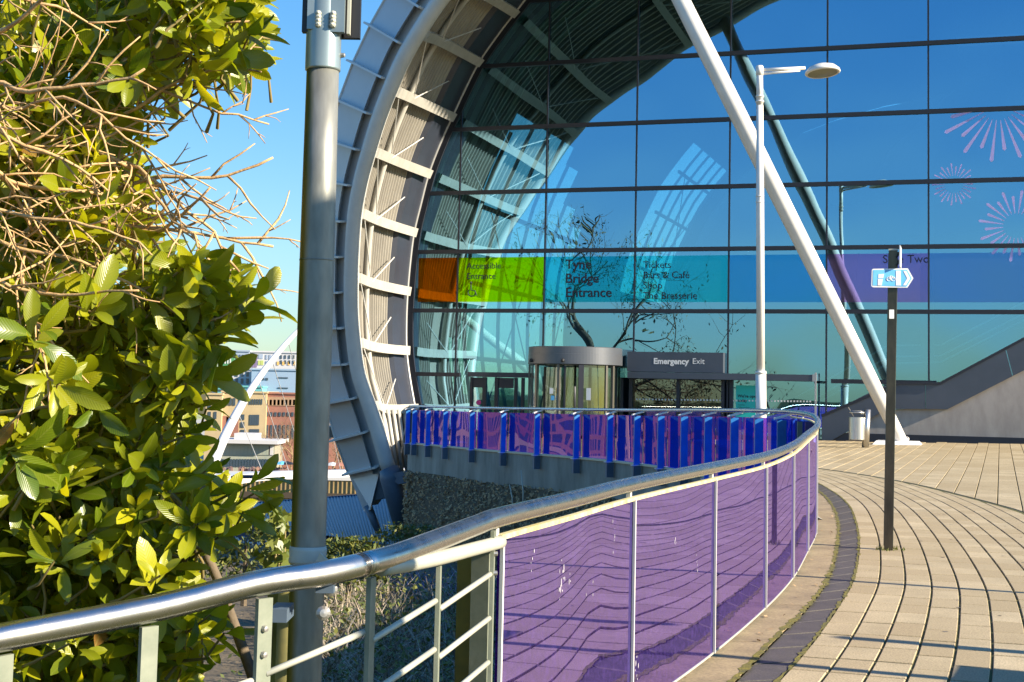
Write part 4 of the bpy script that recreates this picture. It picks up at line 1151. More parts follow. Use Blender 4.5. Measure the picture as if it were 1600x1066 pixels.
for i in range(len(NTX) - 1):
    t0, t1 = NTX[i], NTX[i + 1]
    g = 0.006 * (t1 - t0) / 1.5
    e = (t1 - t0) * 0.006
    pan(t0 + e, t1 - e, M['panel_purple'], 0.0, 0.072, 'tinted_panel')
    # bright clip strips at the joints
    for tt in (t0, ) if i < len(NTX) - 1 else (t0, t1):
        p = rail_p(tt); d = rail_t(tt); nn = rail_n(tt); zb = panel_z(tt)
        mb = MB(); h = (p.z - 0.072 - zb) / 2
        mb.box((p.x - nn.x * 0.007, p.y - nn.y * 0.007, zb + h), d * 0.006, nn * 0.006, Vector((0, 0, h + 0.004))); mb.build('joint_strip', M['edge_white'], gr)
        mb = MB(); mb.box((p.x - nn.x * -0.02, p.y - nn.y * -0.02, p.z - 0.05), d * 0.012, nn * 0.01, Vector((0, 0, 0.026))); mb.build('standoff', M['edge_white'], gr)
        mb = MB(); mb.box((p.x + nn.x * 0.06, p.y + nn.y * 0.06, zb + h - 0.15), d * 0.02, nn * 0.03, Vector((0, 0, h + 0.12))); mb.build('rear_post', M['galv'], gr)
    tp = [Vector((rail_p(t).x, rail_p(t).y, rail_p(t).z - 0.066)) + rail_n(t) * 0.006 for t in [lerp(t0, t1, k / 6) for k in range(7)]]
    mb = MB(); mb.bar(tp, 0.012, 0.008); mb.build('top_rail', M['lichen'], gr)
    tp = [Vector((rail_p(t).x, rail_p(t).y, panel_z(t) - 0.004)) + rail_n(t) * 0.006 for t in [lerp(t0, t1, k / 6) for k in range(7)]]
    mb = MB(); mb.bar(tp, 0.010, 0.005); mb.build('bottom_rail', M['galv_pale'], gr)
M['dropping'] = mk('dropping', (0.46, 0.43, 0.48), 0.8)
# weather marks and bird droppings on the first panels
for (px, py, r_, n_) in ((880, 905, 0.022, 14), (892, 903, 0.006, 3), (918, 925, 0.006, 2), (928, 922, 0.008, 2), (1000, 1045, 0.03, 9), (1056, 850, 0.008, 6), (832, 880, 0.012, 4), (960, 840, 0.01, 5), (1090, 880, 0.012, 6)):
    t = rail_near(px); p = rail_p(t); d = rail_t(t); nn = rail_n(t); q = at(px, py, p.y); base = Vector((p.x, p.y, q.z)) - nn * 0.0015
    mb = MB()
    for _ in range(n_):
        c = base + d * random.gauss(0, r_) + UP * random.gauss(0, r_ * 2.2); w_ = random.uniform(.0010, .0030) * (1 + r_ * 25); h_ = w_ * random.uniform(1, 4)
        mb.poly([c + d * (w_ * math.cos(a) * random.uniform(.7, 1.2)) + UP * (h_ * math.sin(a)) for a in [k * 0.785 for k in range(8)]])
    mb.build('dropping', M['dropping'], gr, kind='stuff')
# far blue bays with fin posts
FPX_ = [1237, 1200, 1161, 1119, 1081, 1044, 1006, 963, 910, 848, 795, 746, 704, 677, 655, 645]
FT = [rail_far(x) for x in FPX_]
for i in range(len(FT) - 1):
    t0, t1 = FT[i], FT[i + 1]; e = (t1 - t0) * 0.02
    pan(t0 + e, t1 - e, M['panel_blue'], 0.0, 0.10, 'tinted_panel')
    tp = [Vector((rail_p(t).x, rail_p(t).y, panel_z(t) - 0.012)) + rail_n(t) * 0.01 for t in [lerp(t0, t1, k / 4) for k in range(5)]]
    mb = MB(); mb.bar(tp, 0.05, 0.022); mb.build('bottom_rail', M['cream'], gr)
for t in FT:
    p = rail_p(t); d = rail_t(t); nn = rail_n(t); zb = panel_z(t)
    base = Vector((p.x, p.y, 0)) + nn * 0.13
    z0, z1 = zb - 0.02, p.z - 0.11
    mb = MB(); mb.box(base + UP * ((z0 + z1) / 2), d * 0.022, nn * 0.06, UP * ((z1 - z0) / 2)); mb.build('fin_post', M['blue_post'], gr)
    mb = MB(); mb.box(base + UP * (z0 - 0.16), d * 0.045, nn * 0.075, UP * 0.15); mb.build('bracket', M['steel_blue'], gr)
    mb = MB(); mb.box(base + UP * (z0 - 0.008), d * 0.05, nn * 0.105, UP * 0.007); mb.build('foot_plate', M['edge_white'], gr)
    mb = MB(); mb.hexa([base - nn * 0.12 + UP * (p.z - 0.045) - d * 0.04, base - nn * 0.12 + UP * (p.z - 0.045) + d * 0.04, base + nn * 0.10 + UP * (z1 + 0.004) + d * 0.045, base + nn * 0.10 + UP * (z1 + 0.004) - d * 0.045],
                       [base - nn * 0.12 + UP * (p.z - 0.02) - d * 0.04, base - nn * 0.12 + UP * (p.z - 0.02) + d * 0.04, base + nn * 0.10 + UP * (z1 + 0.03) + d * 0.045, base + nn * 0.10 + UP * (z1 + 0.03) - d * 0.045])
    mb.build('rail_arm', M['edge_white'], gr)
# concrete edge wall of the terrace under the blue bays
wall = MB(); rows = []
for k in range(int(IMAX) + 7, len(RAIL)):
    p = RAIL[k]; nn = rail_n(k); zb = panel_z(k)
    zl = interp([(15, -0.5), (24, -0.5), (31, -0.50), (41, -0.66)], p.y)
    a = Vector((p.x, p.y, 0)) + nn * 0.02
    b = Vector((p.x, p.y, 0)) - nn * 0.3
    rows.append([b + UP * (zl - 0.1), a + UP * (zl - 0.1), a + UP * (zl), a + UP * (zb - 0.04), b + UP * (gz(p.x, p.y) - 0.06)])
rows.append([r + Vector((0.15, 0.5, 0)) for r in rows[-1]])
rows.append([r + Vector((1.2, 3.2, 0)) for r in rows[-1]])
wall.grid(rows); tw = wall.build('terrace_wall', M['concrete'])
tag(tw, 'weathered grey concrete edge wall of the terrace under the blue glass bays', 'wall')
# bank wall below, covered with dead climber
ivw = MB(); rows = []; ivpts = []
for k in range(int(IMAX) + 2, len(RAIL)):
    p = RAIL[k]; nn = rail_n(k); zl = interp([(15, -0.5), (24, -0.5), (31, -0.50), (41, -0.66)], p.y)
    row = []
    for j in range(9):
        f = j / 8; z = zl - 0.05 - f * interp([(15, 1.6), (30, 2.4), (41, 3.4)], p.y)
        off = 0.02 + (0.55 * f + 0.12 * mnoise.noise(Vector((p.x, p.y, z)) * 1.1) + 0.10 * math.sin(f * 6)) * interp([(30, 1.0), (37, 0.5), (41, 0.0)], p.y)
        q = Vector((p.x, p.y, z)) + nn * off; row.append(q); ivpts.append((q, nn))
    rows.append(row)
rows.append([r + Vector((1.3, 3.0, 0)) for r in rows[-1]])
M['bank'] = mk('bank', (0.13, 0.10, 0.06), 0.95, c2=(0.08, 0.06, 0.04), nscale=6, ndetail=8)
ivw.grid(rows); struct(ivw, 'bank_face', M['bank'], smooth=True)
climb = MB()
for _ in range(20000):
    i = random.randrange(len(rows) - 2); j = random.randrange(8); a, b = random.random(), random.random()
    q = rows[i][j].lerp(rows[i + 1][j], a).lerp(rows[i][j + 1].lerp(rows[i + 1][j + 1], a), b)
    nn = ivpts[min(i * 9, len(ivpts) - 1)][1]
    c = q + nn * random.uniform(0.0, 0.12)
    ax_ = Vector((random.gauss(0, 1), random.gauss(0, 1), random.gauss(0, 1))).normalized(); ay_ = ax_.cross(nn + Vector((random.random(), 0, random.random()))).normalized()
    s_ = random.uniform(0.025, 0.06)
    climb.tint = random.random()
    climb.poly([c - ax_ * s_, c + ay_ * s_ * 0.6, c + ax_ * s_, c - ay_ * s_ * 0.5 - nn * 0.015])
climb.build('dead_climber', M['dead_leaf'], None, kind='stuff')
for px0, px1, y0, y1 in ((814, 817, 735, 800), (796, 801, 757, 800)):
    t = rail_far(px0); p = rail_p(t)
    mb = MB(); b0_ = at(px1, y1, p.y - 0.9); mb.tube([b0_, at((px0 + px1) / 2 + 2, (y0 + y1) / 2, p.y - 0.85), at(px0, y0, p.y - 0.8)], [0.02, 0.016, 0.008], 6)
    tag(mb.build('dead_stem', M['galv_pale'], None, smooth=True), 'pale bare stem rising against the terrace wall, %s' % ('taller one on the right' if px0 > 805 else 'shorter one on the left'), 'plant', 'dead stems by the terrace wall')

# ------------------------------------------------------------------ tall pole at the left
DP = 3.95
pb = at(474, 1100, DP); pt = at(511.4, -120, DP)
pax = (pt - pb).normalized()
pole = thing('lamp_column', 'thick weathered steel column with grey green sleeve standing behind the handrail beside the laurel', 'pole', (pb.x, pb.y, -0.6))
def pp_(y):
    return pb.lerp(pt, (1100 - y) / 1220.0)
mb = MB()
ys_ = [1900, 1100, 900, 700, 500, 300, 118]; rr_ = [27, 26.6, 26.8, 27.2, 27.4, 26.6, 25.5]
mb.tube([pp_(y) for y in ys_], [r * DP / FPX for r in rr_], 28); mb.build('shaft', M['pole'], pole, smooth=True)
mb = MB(); mb.tube([pp_(y) for y in (119, 116, 0, -120)], [27.8 * DP / FPX, 28.0 * DP / FPX, 27.6 * DP / FPX, 27.5 * DP / FPX], 28); slv = mb.build('sleeve', M['pole_sleeve'], pole, smooth=True)
fwd = Vector((0, 1, 0)); rgt = pax.cross(fwd).normalized() * -1
rgt = Vector((1, 0, 0))
for sgn, x0, yb in ((-1, -17, 58), (1, 23, 62)):
    mb = MB(); c0 = pp_(yb) + rgt * (x0 * DP / FPX) - fwd * 0.03; c1 = pp_(-120) + rgt * (x0 * DP / FPX) - fwd * 0.03
    mb.bar([c0, c1], 0.012 if sgn < 0 else 0.020, 0.012, up=fwd); mb.build('bracket_angle', M['pole_sleeve'], pole)
    mb = MB(); off = rgt * ((x0 + sgn * (9 if sgn < 0 else 16)) * DP / FPX) + fwd * (0.02 if sgn > 0 else -0.01)
    mb.bar([pp_(yb + 2) + off, pp_(-120) + off], 0.013 if sgn < 0 else 0.03, 0.012, up=fwd); mb.build('banner_arm', M['black'], pole)
    if sgn > 0:
        mb = MB(); off2 = rgt * (40 * DP / FPX) - fwd * 0.012; mb.bar([pp_(yb) + off2, pp_(-120) + off2], 0.004, 0.012, up=fwd); mb.build('banner_edge', M['galv_pale'], pole)
    for k in range(4):
        mb = MB(); q = pp_(34 + 6 * k) + rgt * ((-6 if sgn < 0 else 17) * DP / FPX) - fwd * 0.047; mb.lathe(q, [(0, 0.012), (0.007, 0.008), (0.009, 0), (0.006, -0.008)], 8, axis=-fwd + rgt * random.uniform(-0.3, 0.3)); mb.build('weld_bead', M['galv_pale'], pole)
mb = MB(); q = pp_(94) + rgt * (26.5 * DP / FPX); mb.lathe(q, [(0, 0.016), (0.006, 0.014), (0.008, 0.0), (0.008, -0.01)], 8, axis=(1, -0.3, 0)); mb.build('bolt', M['bolt'], pole)
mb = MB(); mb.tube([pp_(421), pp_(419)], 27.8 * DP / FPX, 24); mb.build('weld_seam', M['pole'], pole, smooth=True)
mb = MB(); mb.tube([pp_(y) for y in (888, 884, 878, 868, 862)], [r * DP / FPX for r in (28.6, 29.8, 28.4, 29.0, 27.8)], 28); mb.build('wrapped_tape', M['tape'], pole, smooth=True)
mb = MB(); a_ = at(500, 864, 3.86); mb.tint = 0.5; mb.hexa([a_, at(522, 884, 3.80), at(516, 889, 3.82), at(490, 885, 3.86)], [p + Vector((0, 0.012, 0)) for p in (a_, at(522, 884, 3.80), at(516, 889, 3.82), at(490, 885, 3.86))]); mb.build('tape_end', M['tape'], pole)
for (x, y, m_) in ((440, 957, 'steel_blue'), (512, 912, 'steel_blue')):
    mb = MB(); mb.box(at(x, y, 3.72), Vector((0.022, 0, 0)), Vector((0, 0.06, 0)), Vector((0, 0, 0.016))); mb.build('fixing_bracket', M[m_], pole)
for (x, y) in ((516, 921), (505, 958)):
    mb = MB(); mb.lathe(at(x, y, 3.70), [(0.0, 0.012), (0.010, 0.011), (0.018, 0.004), (0.018, -0.006)], 12, axis=(0.25, -1, 0.1)); mb.build('bolt', M['bolt'], pole)
mb = MB(); mb.hexa([at(519, 905, 3.7), at(530, 900, 3.7), at(526, 918, 3.7), at(512, 932, 3.7)], [at(519, 905, 3.72), at(530, 900, 3.72), at(526, 918, 3.72), at(512, 932, 3.72)]); mb.build('hook_plate', M['brass_green'], pole)

# ------------------------------------------------------------------ slim white street lamp
DL = 41.0
lb = at(1189.5, 700, DL); lb.z = gz(lb.x, lb.y)
lt = at(1186.8, 103, DL)
lamp = thing('street_lamp', 'tall slim white street lamp with a disc head on a side arm', 'street lamp', lb)
L = lambda px, py: at(px, py, DL)
mb = MB(); mb.tube([lb.lerp(lt, 0.0), L(1188.7, 584)], 0.147, 18); mb.build('base_sleeve', M['white'], lamp, smooth=True)
mb = MB(); mb.tube([L(1188.7, 584), L(1188.6, 580)], [0.165, 0.15], 18); mb.build('collar', M['white'], lamp, smooth=True)
mb = MB(); mb.tube([L(1188.6, 581), L(1187.6, 318), L(1187.2, 165)], [0.115, 0.112, 0.10], 16); mb.build('shaft', M['white'], lamp, smooth=True)
mb = MB(); mb.tube([L(1187.2, 165), lt], [0.098, 0.09], 16); mb.build('upper_shaft', M['white'], lamp, smooth=True)
for y in (152, 160, 308, 317):
    mb = MB(); mb.tube([L(1187.3, y), L(1187.3, y - 2)], 0.118, 16); mb.build('band', M['white'], lamp, smooth=True)
mb = MB(); mb.tube([L(1187, 118), L(1187, 104)], 0.105, 14); mb.build('head_joint', M['white'], lamp, smooth=True)
mb = MB(); mb.tube([L(1190, 109.5), L(1258, 106.8)], [0.05, 0.055], 8); mb.build('arm', M['white'], lamp, smooth=True)
mb = MB(); mb.tube([L(1190, 115.5), L(1250, 110.5)], [0.035, 0.03], 8); mb.build('arm_brace', M['white'], lamp, smooth=True)
hc = L(1285, 109.5)
tilt = Vector((-0.08, 0.10, 1)).normalized()
mb = MB(); mb.lathe(hc, [(0.0, 0.17), (0.20, 0.15), (0.38, 0.08), (0.48, -0.02), (0.50, -0.08), (0.46, -0.11), (0.42, -0.10)], 30, axis=tilt); mb.build('lamp_head', M['white'], lamp, smooth=True)
M['lens'] = mk('lens', (0.30, 0.28, 0.16), 0.25)
mb = MB(); mb.lathe(hc, [(0.43, -0.095), (0.25, -0.12), (0.0, -0.125)], 24, axis=tilt); mb.build('lens', M['lens'], lamp, smooth=True)

# ------------------------------------------------------------------ litter bin
bb = onground(1352, 700)
DB = bb.y
bn = thing('litter_bin', 'round brushed steel litter bin hung on a single post by the stair wall', 'litter bin', bb)
s_ = DB / FPX
mb = MB(); mb.tube([bb, at(1355, 640, DB)], 5.6 * s_, 16); mb.build('bin_post', M['brushed'], bn, smooth=True)
bc = at(1339, 687.5, DB); hh = (687.5 - 652.5) * s_; rb = 12.3 * s_
mb = MB(); mb.lathe(bc, [(0, 0), (rb * 0.97, 0), (rb, 0.015), (rb, hh), (rb * 0.93, hh), (rb * 0.93, 0.05), (0, 0.05)], 28); mb.build('bin_body', M['brushed'], bn)
mb = MB(); mb.lathe(bc + UP * (hh + 0.13), [(0, 0.05), (rb * 0.5, 0.075), (rb * 0.93, 0.03), (rb * 0.97, 0.0), (rb * 0.90, -0.005), (0, 0.03)], 28); mb.build('bin_hood', M['brushed'], bn, smooth=True)
mb = MB(); mb.box(bc + Vector((rb * 0.9, 0, hh + 0.13)), Vector((0.10, 0, 0)), Vector((0, 0.05, 0)), UP * 0.035); mb.build('hood_arm', M['brushed'], bn)
for zz in (0.06, hh * 0.85):
    mb = MB(); mb.box(bc + Vector((rb + 0.03, 0, zz)), Vector((0.06, 0, 0)), Vector((0, 0.04, 0)), UP * 0.03); mb.build('hanger', M['brushed'], bn)
for a, b in (((1325.5, 636.5), (1329, 642)), ((1330.5, 645), (1334, 651))):
    mb = MB(); mb.tube([at(*a, DB - 0.1), at(*b, DB - 0.1)], 0.012, 5); mb.build('stubber_rod', M['brushed'], bn)

# ------------------------------------------------------------------ sign post
sb = onground(1388, 861); DS = sb.y; ss = DS / FPX
sp = thing('cycle_sign_post', 'dark square sign post carrying a pale blue cycle route arrow, standing in the paving', 'sign post', sb)
st = at(1395.5, 392, DS); sax = (st - sb).normalized()
fr = Vector((math.cos(-0.25), math.sin(-0.25), 0)); fd = Vector((-fr.y, fr.x, 0))
mb = MB(); mb.bar([sb - UP * 0.02, st], 6.6 * ss, 6.6 * ss, up=fd); mb.build('post', M['post_dark'], sp)
mb = MB(); mb.box(st + UP * 0.008, fr * 7.0 * ss, fd * 7.0 * ss, UP * 0.008); mb.build('post_cap', M['galv_pale'], sp)
for sx in (-1, 1):
    mb = MB(); mb.bar([sb + fr * sx * 6.7 * ss + UP * 0.05, st + fr * sx * 6.7 * ss - UP * 0.02], 0.004, 0.02, up=fd); mb.build('post_edge', M['galv'], sp)
def sgp(px, py, dn=0.0):
    return at(px, py, DS - 0.075 - dn)
sh = [(1361.5, 447), (1364, 449), (1418, 449.6), (1427.2, 435), (1418.5, 419.4), (1364, 420.2), (1362.4, 422)]
mb = MB(); q = [sgp(*p) for p in sh]; mb.hexa(q, [p + Vector((0, 0.012, 0)) for p in q]); plate = mb.build('sign_plate', M['sign_white'], sp)
def onplate(name, pts, mat, dn=0.003):
    mb = MB(); q = [sgp(*p, dn) for p in pts]; mb.hexa(q, [p + Vector((0, 0.002, 0)) for p in q]); return mb.build(name, M[mat], plate)
onplate('sign_face', [(1363.8, 446.2), (1416.5, 448), (1424.6, 435), (1417, 421.4), (1364.6, 422)], 'sign_blue')
onplate('sticker', [(1371.5, 446), (1377.5, 446.4), (1379.5, 436), (1371.8, 436)], 'sign_white', 0.006)
onplate('sticker', [(1372.2, 434.6), (1380, 434.8), (1381.6, 428), (1372.6, 428.6)], 'sign_white', 0.006)
onplate('route_patch', [(1400, 446.2), (1407.5, 446.2), (1407.5, 423), (1400, 423)], 'sign_white', 0.006)
onplate('arrow_mark', [(1411, 446), (1415.5, 446), (1422.5, 435), (1416, 423.5), (1411.5, 423.5), (1417.5, 435)], 'sign_white', 0.006)
mb = MB()
for cx in (1388.5, 1395.5):
    c = sgp(cx, 436, 0.006); mb.tube([c + Vector((math.cos(a), 0, math.sin(a))) * 3.0 * ss for a in [2 * math.pi * k / 14 for k in range(15)]], 0.45 * ss, 5)
fpts = [(1388.5, 436), (1390.5, 431.5), (1394, 431.5), (1395.5, 436), (1394, 431.5), (1392.2, 436), (1390.5, 431.5), (1392.2, 436), (1388.5, 436)]
for a, b in zip(fpts, fpts[1:]): mb.tube([sgp(*a, 0.006), sgp(*b, 0.006)], 0.45 * ss, 5)
mb.build('cycle_symbol', M['sign_white'], plate, kind='stuff')
# edge-on finger sign and clamps above
mb = MB(); mb.bar([at(1407, 386, DS + 0.02), at(1406.6, 418, DS + 0.02)], 0.006, 0.16, up=Vector((0.3, 1, 0))); mb.build('finger_sign', M['sign_white'], sp)
for y in (397, 410):
    mb = MB(); mb.box(at(1400.5, y, DS), fr * 6.5 * ss, fd * 0.03, UP * 0.016); mb.build('clamp', M['black'], sp)
    mb = MB(); mb.bar([at(1401, y + 5, DS - 0.06), at(1406, y - 3, DS - 0.06)], 0.008, 0.012, up=Vector((0, 1, 0))); mb.build('clamp_arm', M['black'], sp)
mb = MB(); q = [at(1389.5, 484, DS - 0.055), at(1397, 484, DS - 0.055), at(1397, 498, DS - 0.055), at(1389.5, 498, DS - 0.055)]; mb.hexa(q, [p + Vector((0, 0.002, 0)) for p in q]); mb.build('sticker', M['sign_white'], sp)
mb = MB()
for _ in range(60):
    a = random.random() * 6.28; r = random.uniform(0.07, 0.16); c = sb + Vector((math.cos(a) * r, math.sin(a) * r, 0.012)); h = random.uniform(0.02, 0.05); w = Vector((random.gauss(0, 1), random.gauss(0, 1), 0)).normalized() * 0.006
    mb.tint = random.random(); mb.poly([c - w, c + w, c + UP * h + w * random.uniform(-3, 3)])
mb.build('moss_tuft', M['shrub_green'], None, kind='stuff')

# ------------------------------------------------------------------ laurel bush
RB = [(-80, 420), (40, 432), (80, 425), (105, 415), (125, 330), (150, 290), (170, 272), (240, 245), (262, 258), (300, 258), (340, 262), (380, 285), (410, 320), (430, 430), (455, 432), (475, 400), (495, 392), (520, 375), (545, 368),
      (580, 338), (620, 335), (650, 330), (690, 345), (715, 335), (745, 332), (765, 372), (790, 385), (805, 400), (830, 360), (850, 330), (880, 322), (905, 318), (940, 330), (975, 360), (1005, 368), (1020, 330), (1100, 330), (1300, 300)]
laurel = thing('laurel_bush', 'big glossy yellow green cherry laurel bush filling the left side behind the handrail', 'bush', at(120, 1400, 5.2))
def leaf_mesh(mb, base, d, nrm, Ln, W, droop, fold):
    """one laurel leaf: folded along its midrib, curved, 5 sections"""
    d = d.normalized(); s_ = d.cross(nrm).normalized(); n = s_.cross(d).normalized()
    prof = [(0.0, 0.04), (0.20, 0.48), (0.45, 0.92), (0.70, 1.0), (0.90, 0.62), (1.0, 0.05)]
    o = len(mb.v)
    for x, w in prof:
        c = base + d * (Ln * x) - n * (droop * Ln * x * x)
        h = fold * W * w
        mb.v += [c - s_ * (W * w) + n * h, c, c + s_ * (W * w) + n * h]
        mb.rib += [w, 0.0, w]; mb.len_ += [x, x, x]
    for k in range(len(prof) - 1):
        a = o + 3 * k
        mb.face((a, a + 1, a + 4, a + 3)); mb.face((a + 1, a + 2, a + 5, a + 4))
leaves, stems = [], MB()
def rosette(c, axis, n, sc, stem_to=None):
    axis = axis.normalized(); e = axis.orthogonal().normalized(); f = axis.cross(e)
    a = random.random() * 6.28
    tn = random.random() ** 1.2
    for k in range(n):
        a += 2.4
        el = math.radians(random.uniform(20, 68)) if k > 1 else math.radians(random.uniform(60, 85))
        rad = e * math.cos(a) + f * math.sin(a)
        d = rad * math.cos(el) + axis * math.sin(el)
        nr = axis * math.cos(el) - rad * math.sin(el) + Vector((random.gauss(0, .25), random.gauss(0, .25), random.gauss(0, .25)))
        Ln = random.uniform(0.055, 0.13) * sc
        b = c - axis * (0.012 * k) + d * 0.01
        leaves.append((b, d, nr, Ln, Ln * random.uniform(0.15, 0.21), random.uniform(0.05, 0.5), random.uniform(0.1, 0.45), min(1, max(0, tn * 0.6 + random.uniform(-0.1, 0.5)))))
    if stem_to is not None:
        m_ = c.lerp(stem_to, 0.5) + Vector((random.gauss(0, .03), random.gauss(0, .03), -0.02))
        stems.tube([c, m_, stem_to], [0.003, 0.0045, 0.006], 5, cap=False)
core = lambda p: Vector((p.x * 0.85 - 0.35, p.y + 0.35, p.z - 0.28))
def densev(y): return 1
for _ in range(2700):
    y = random.uniform(-70, 1250); r = interp(RB, y) - (38 if y > 130 else 20)
    x = r - 6 - abs(random.gauss(0, 1)) * 260 if random.random() < 0.75 else random.uniform(-700, r - 25)
    if x < -900: continue
    if 60 < y < 430 and x < 330 and random.random() < 0.42: continue
    dmin = 3.95 if x < 330 else 4.15
    if y > 880: dmin = 3.9 + 0.2
    dp = dmin + abs(random.gauss(0, 0.8)) if random.random() < 0.8 else random.uniform(dmin, 6.6)
    # keep the twiggy upper-left darker and looser
    p = at(x, y, min(dp, 7.0))
    if p.z < -0.9: continue
    if 455 > y > 120 and x > 265 and random.random() < 0.4 and x > r - 40: continue
    out = Vector((random.gauss(0.45, 0.5), random.gauss(-0.45, 0.5), random.gauss(0.35, 0.5)))
    rosette(p, out, random.randint(5, 9), 1.0, core(p).lerp(p, random.uniform(0.55, 0.8)) + Vector((random.gauss(0, .06), random.gauss(0, .06), random.gauss(0, .06))))
# the sprays that stand out against the sky, the river and the fence
for (x, y, dp, ax_, n, sc) in ((392, 50, 4.05, (1, -.1, .15), 7, 1.15), (352, 92, 4.0, (.8, -.2, -.1), 7, 1.15), (300, 60, 4.0, (.6, -.3, .4), 7, 1.1), (398, 470, 4.1, (.8, 0, .75), 8, 1.15), (382, 500, 4.2, (.9, -.2, .45), 8, 1.1), (345, 520, 4.1, (.6, -.2, .5), 8, 1.15),
        (398, 752, 4.0, (.7, 0, .55), 4, 1.0), (402, 768, 4.05, (.9, 0, -.1), 4, .9), (330, 590, 4.1, (1, -.1, .1), 6, 1.1), (322, 640, 4.1, (1, -.2, .2), 6, 1.1), (322, 735, 4.0, (1, -.2, .3), 6, 1.15), (380, 800, 4.0, (1, 0, -.1), 7, 1.0), (340, 840, 4.0, (1, -.2, 0), 7, 1.1),
        (350, 990, 4.1, (1, -.1, .2), 7, 1.0), (330, 960, 4.1, (1, -.2, .1), 6, 1.0), (250, 900, 3.85, (.4, -.6, .7), 8, 1.1), (120, 1000, 3.9, (.2, -.7, .6), 9, 1.1), (60, 520, 3.75, (.6, -.6, .4), 8, 1.4), (90, 600, 3.7, (.5, -.6, -.2), 8, 1.35), (30, 720, 3.7, (.7, -.5, -.4), 8, 1.4), (150, 480, 3.85, (.5, -.6, .3), 8, 1.3)):
    p = at(x, y, dp); rosette(p, Vector(ax_), n, sc, at(x - 90, y + 45, dp + 0.25))
inview = []
for i, lf_ in enumerate(leaves):
    px, py = proj(lf_[0] + lf_[1].normalized() * lf_[3] * 0.5)
    if -20 < px < 470 and -20 < py < 1070: inview.append((-lf_[3] / lf_[0].y, i))
inview.sort()
single = set(i for _, i in inview[:296])
mass = MB()
for i, (b, d, nr, Ln, W, dr, fo, tn) in enumerate(leaves):
    if i in single:
        mb = MB(); mb.tint = tn; leaf_mesh(mb, b, d, nr, Ln, W, dr, fo); mb.build('leaf', M['leaf'] if random.random() > .035 else M['leaf_old'], laurel, smooth=True)
    else:
        mass.tint = tn; leaf_mesh(mass, b, d, nr, Ln, W, dr, fo)
mass.build('foliage', M['leaf'], laurel, smooth=True, kind='stuff')
stems.build('stems', M['leaf_stem'], laurel, smooth=True, kind='stuff')
for k in range(7):
    a = Vector((-2.2 + k * 0.25 + random.uniform(-.1, .1), 5.0 + random.uniform(-.4, .5), -1.0)); b = at(random.uniform(-250, 110), random.uniform(60, 500), random.uniform(4.8, 5.8))
    mb = MB(); mb.tube(catmull([a, a.lerp(b, .4) + Vector((random.uniform(-.2, .2), 0, 0.1)), b], 4), [0.035 - 0.0033 * i for i in range(9)], 7); mb.build('trunk', M['bark'], laurel, smooth=True)

# ------------------------------------------------------------------ bare twiggy shrub in front of the laurel
shrub = thing('bare_shrub', 'leafless tan twiggy shrub reaching across the laurel towards the sky', 'shrub', at(-200, 1300, 4.0))
twg = MB()
def twig(mb, p, d, ln, r, lev):
    n = max(3, int(ln / 0.045)); pts = [p]; q = p.copy(); dd = d.normalized()
    for i in range(n):
        dd = (dd + Vector((random.gauss(0, .17), random.gauss(0, .10), random.gauss(0, .17) - 0.012))).normalized()
        q = q + dd * (ln / n); pts.append(q.copy())
    mb.tube(pts, [r * (1 - 0.6 * i / n) * (1.18 if i % 3 == 2 else 1.0) for i in range(n + 1)], 5 if lev else 6)
    if lev < 3:
        side = 1
        for i in range(1, n):
            if random.random() < (0.62 if lev == 0 else 0.42 if lev == 1 else 0.15):
                t = (pts[i + 1] - pts[i]).normalized(); pr = t.cross(Vector((random.gauss(0, .5), -1, random.gauss(0, .4)))).normalized() * side; side = -side
                ang = math.radians(random.uniform(28, 55))
                twig(twg, pts[i], t * math.cos(ang) + pr * math.sin(ang), ln * random.uniform(0.22, 0.48) * (1 - 0.4 * i / n), r * 0.55, lev + 1)
for (x, y, tx, ty, dp) in ((-120, 20, 170, 60, 3.8), (-100, -60, 320, 40, 3.9), (-90, 60, 260, 175, 3.75), (-60, 110, 215, 240, 3.7), (-130, 150, 300, 210, 3.85), (-100, 190, 410, 170, 3.95), (-80, 200, 440, 245, 4.0), (-120, 240, 210, 330, 3.75), (-60, 260, 330, 290, 3.9),
        (-90, 310, 250, 420, 3.8), (-70, 330, 400, 300, 4.05), (-100, 380, 330, 380, 3.95), (-60, 420, 230, 470, 3.85), (-40, 150, 150, 330, 3.7), (20, 270, 385, 350, 4.05), (60, 300, 430, 395, 4.1), (120, 200, 435, 165, 4.1), (150, 250, 440, 300, 4.1), (140, 130, 430, 95, 4.1), (-150, 90, 120, 140, 3.65), (-100, 450, 150, 400, 3.7), (200, 60, 400, 20, 4.2), (100, 370, 400, 420, 4.1)):
    a = at(x, y, dp + random.uniform(-.05, .15)); b = at(tx, ty, dp + random.uniform(-.2, .2))
    mb = MB(); twig(mb, a, b - a, (b - a).length, random.uniform(0.0048, 0.0085), 0); mb.build('branch', M['twig'], shrub, smooth=True)
twg.build('twigs', M['twig'], shrub, smooth=True, kind='stuff')
for k in range(6):
    a = Vector((-2.6 + 0.12 * k, 3.9 + 0.1 * k, -0.9)); b = at(-140 + 15 * k, 40 + 80 * k, 3.75 + 0.05 * k)
    mb = MB(); mb.tube(catmull([a, a.lerp(b, .5) + Vector((-.15, 0, .05)), b], 4), [0.018 - 0.0013 * i for i in range(9)], 7); mb.build('stem', M['twig'], shrub, smooth=True)
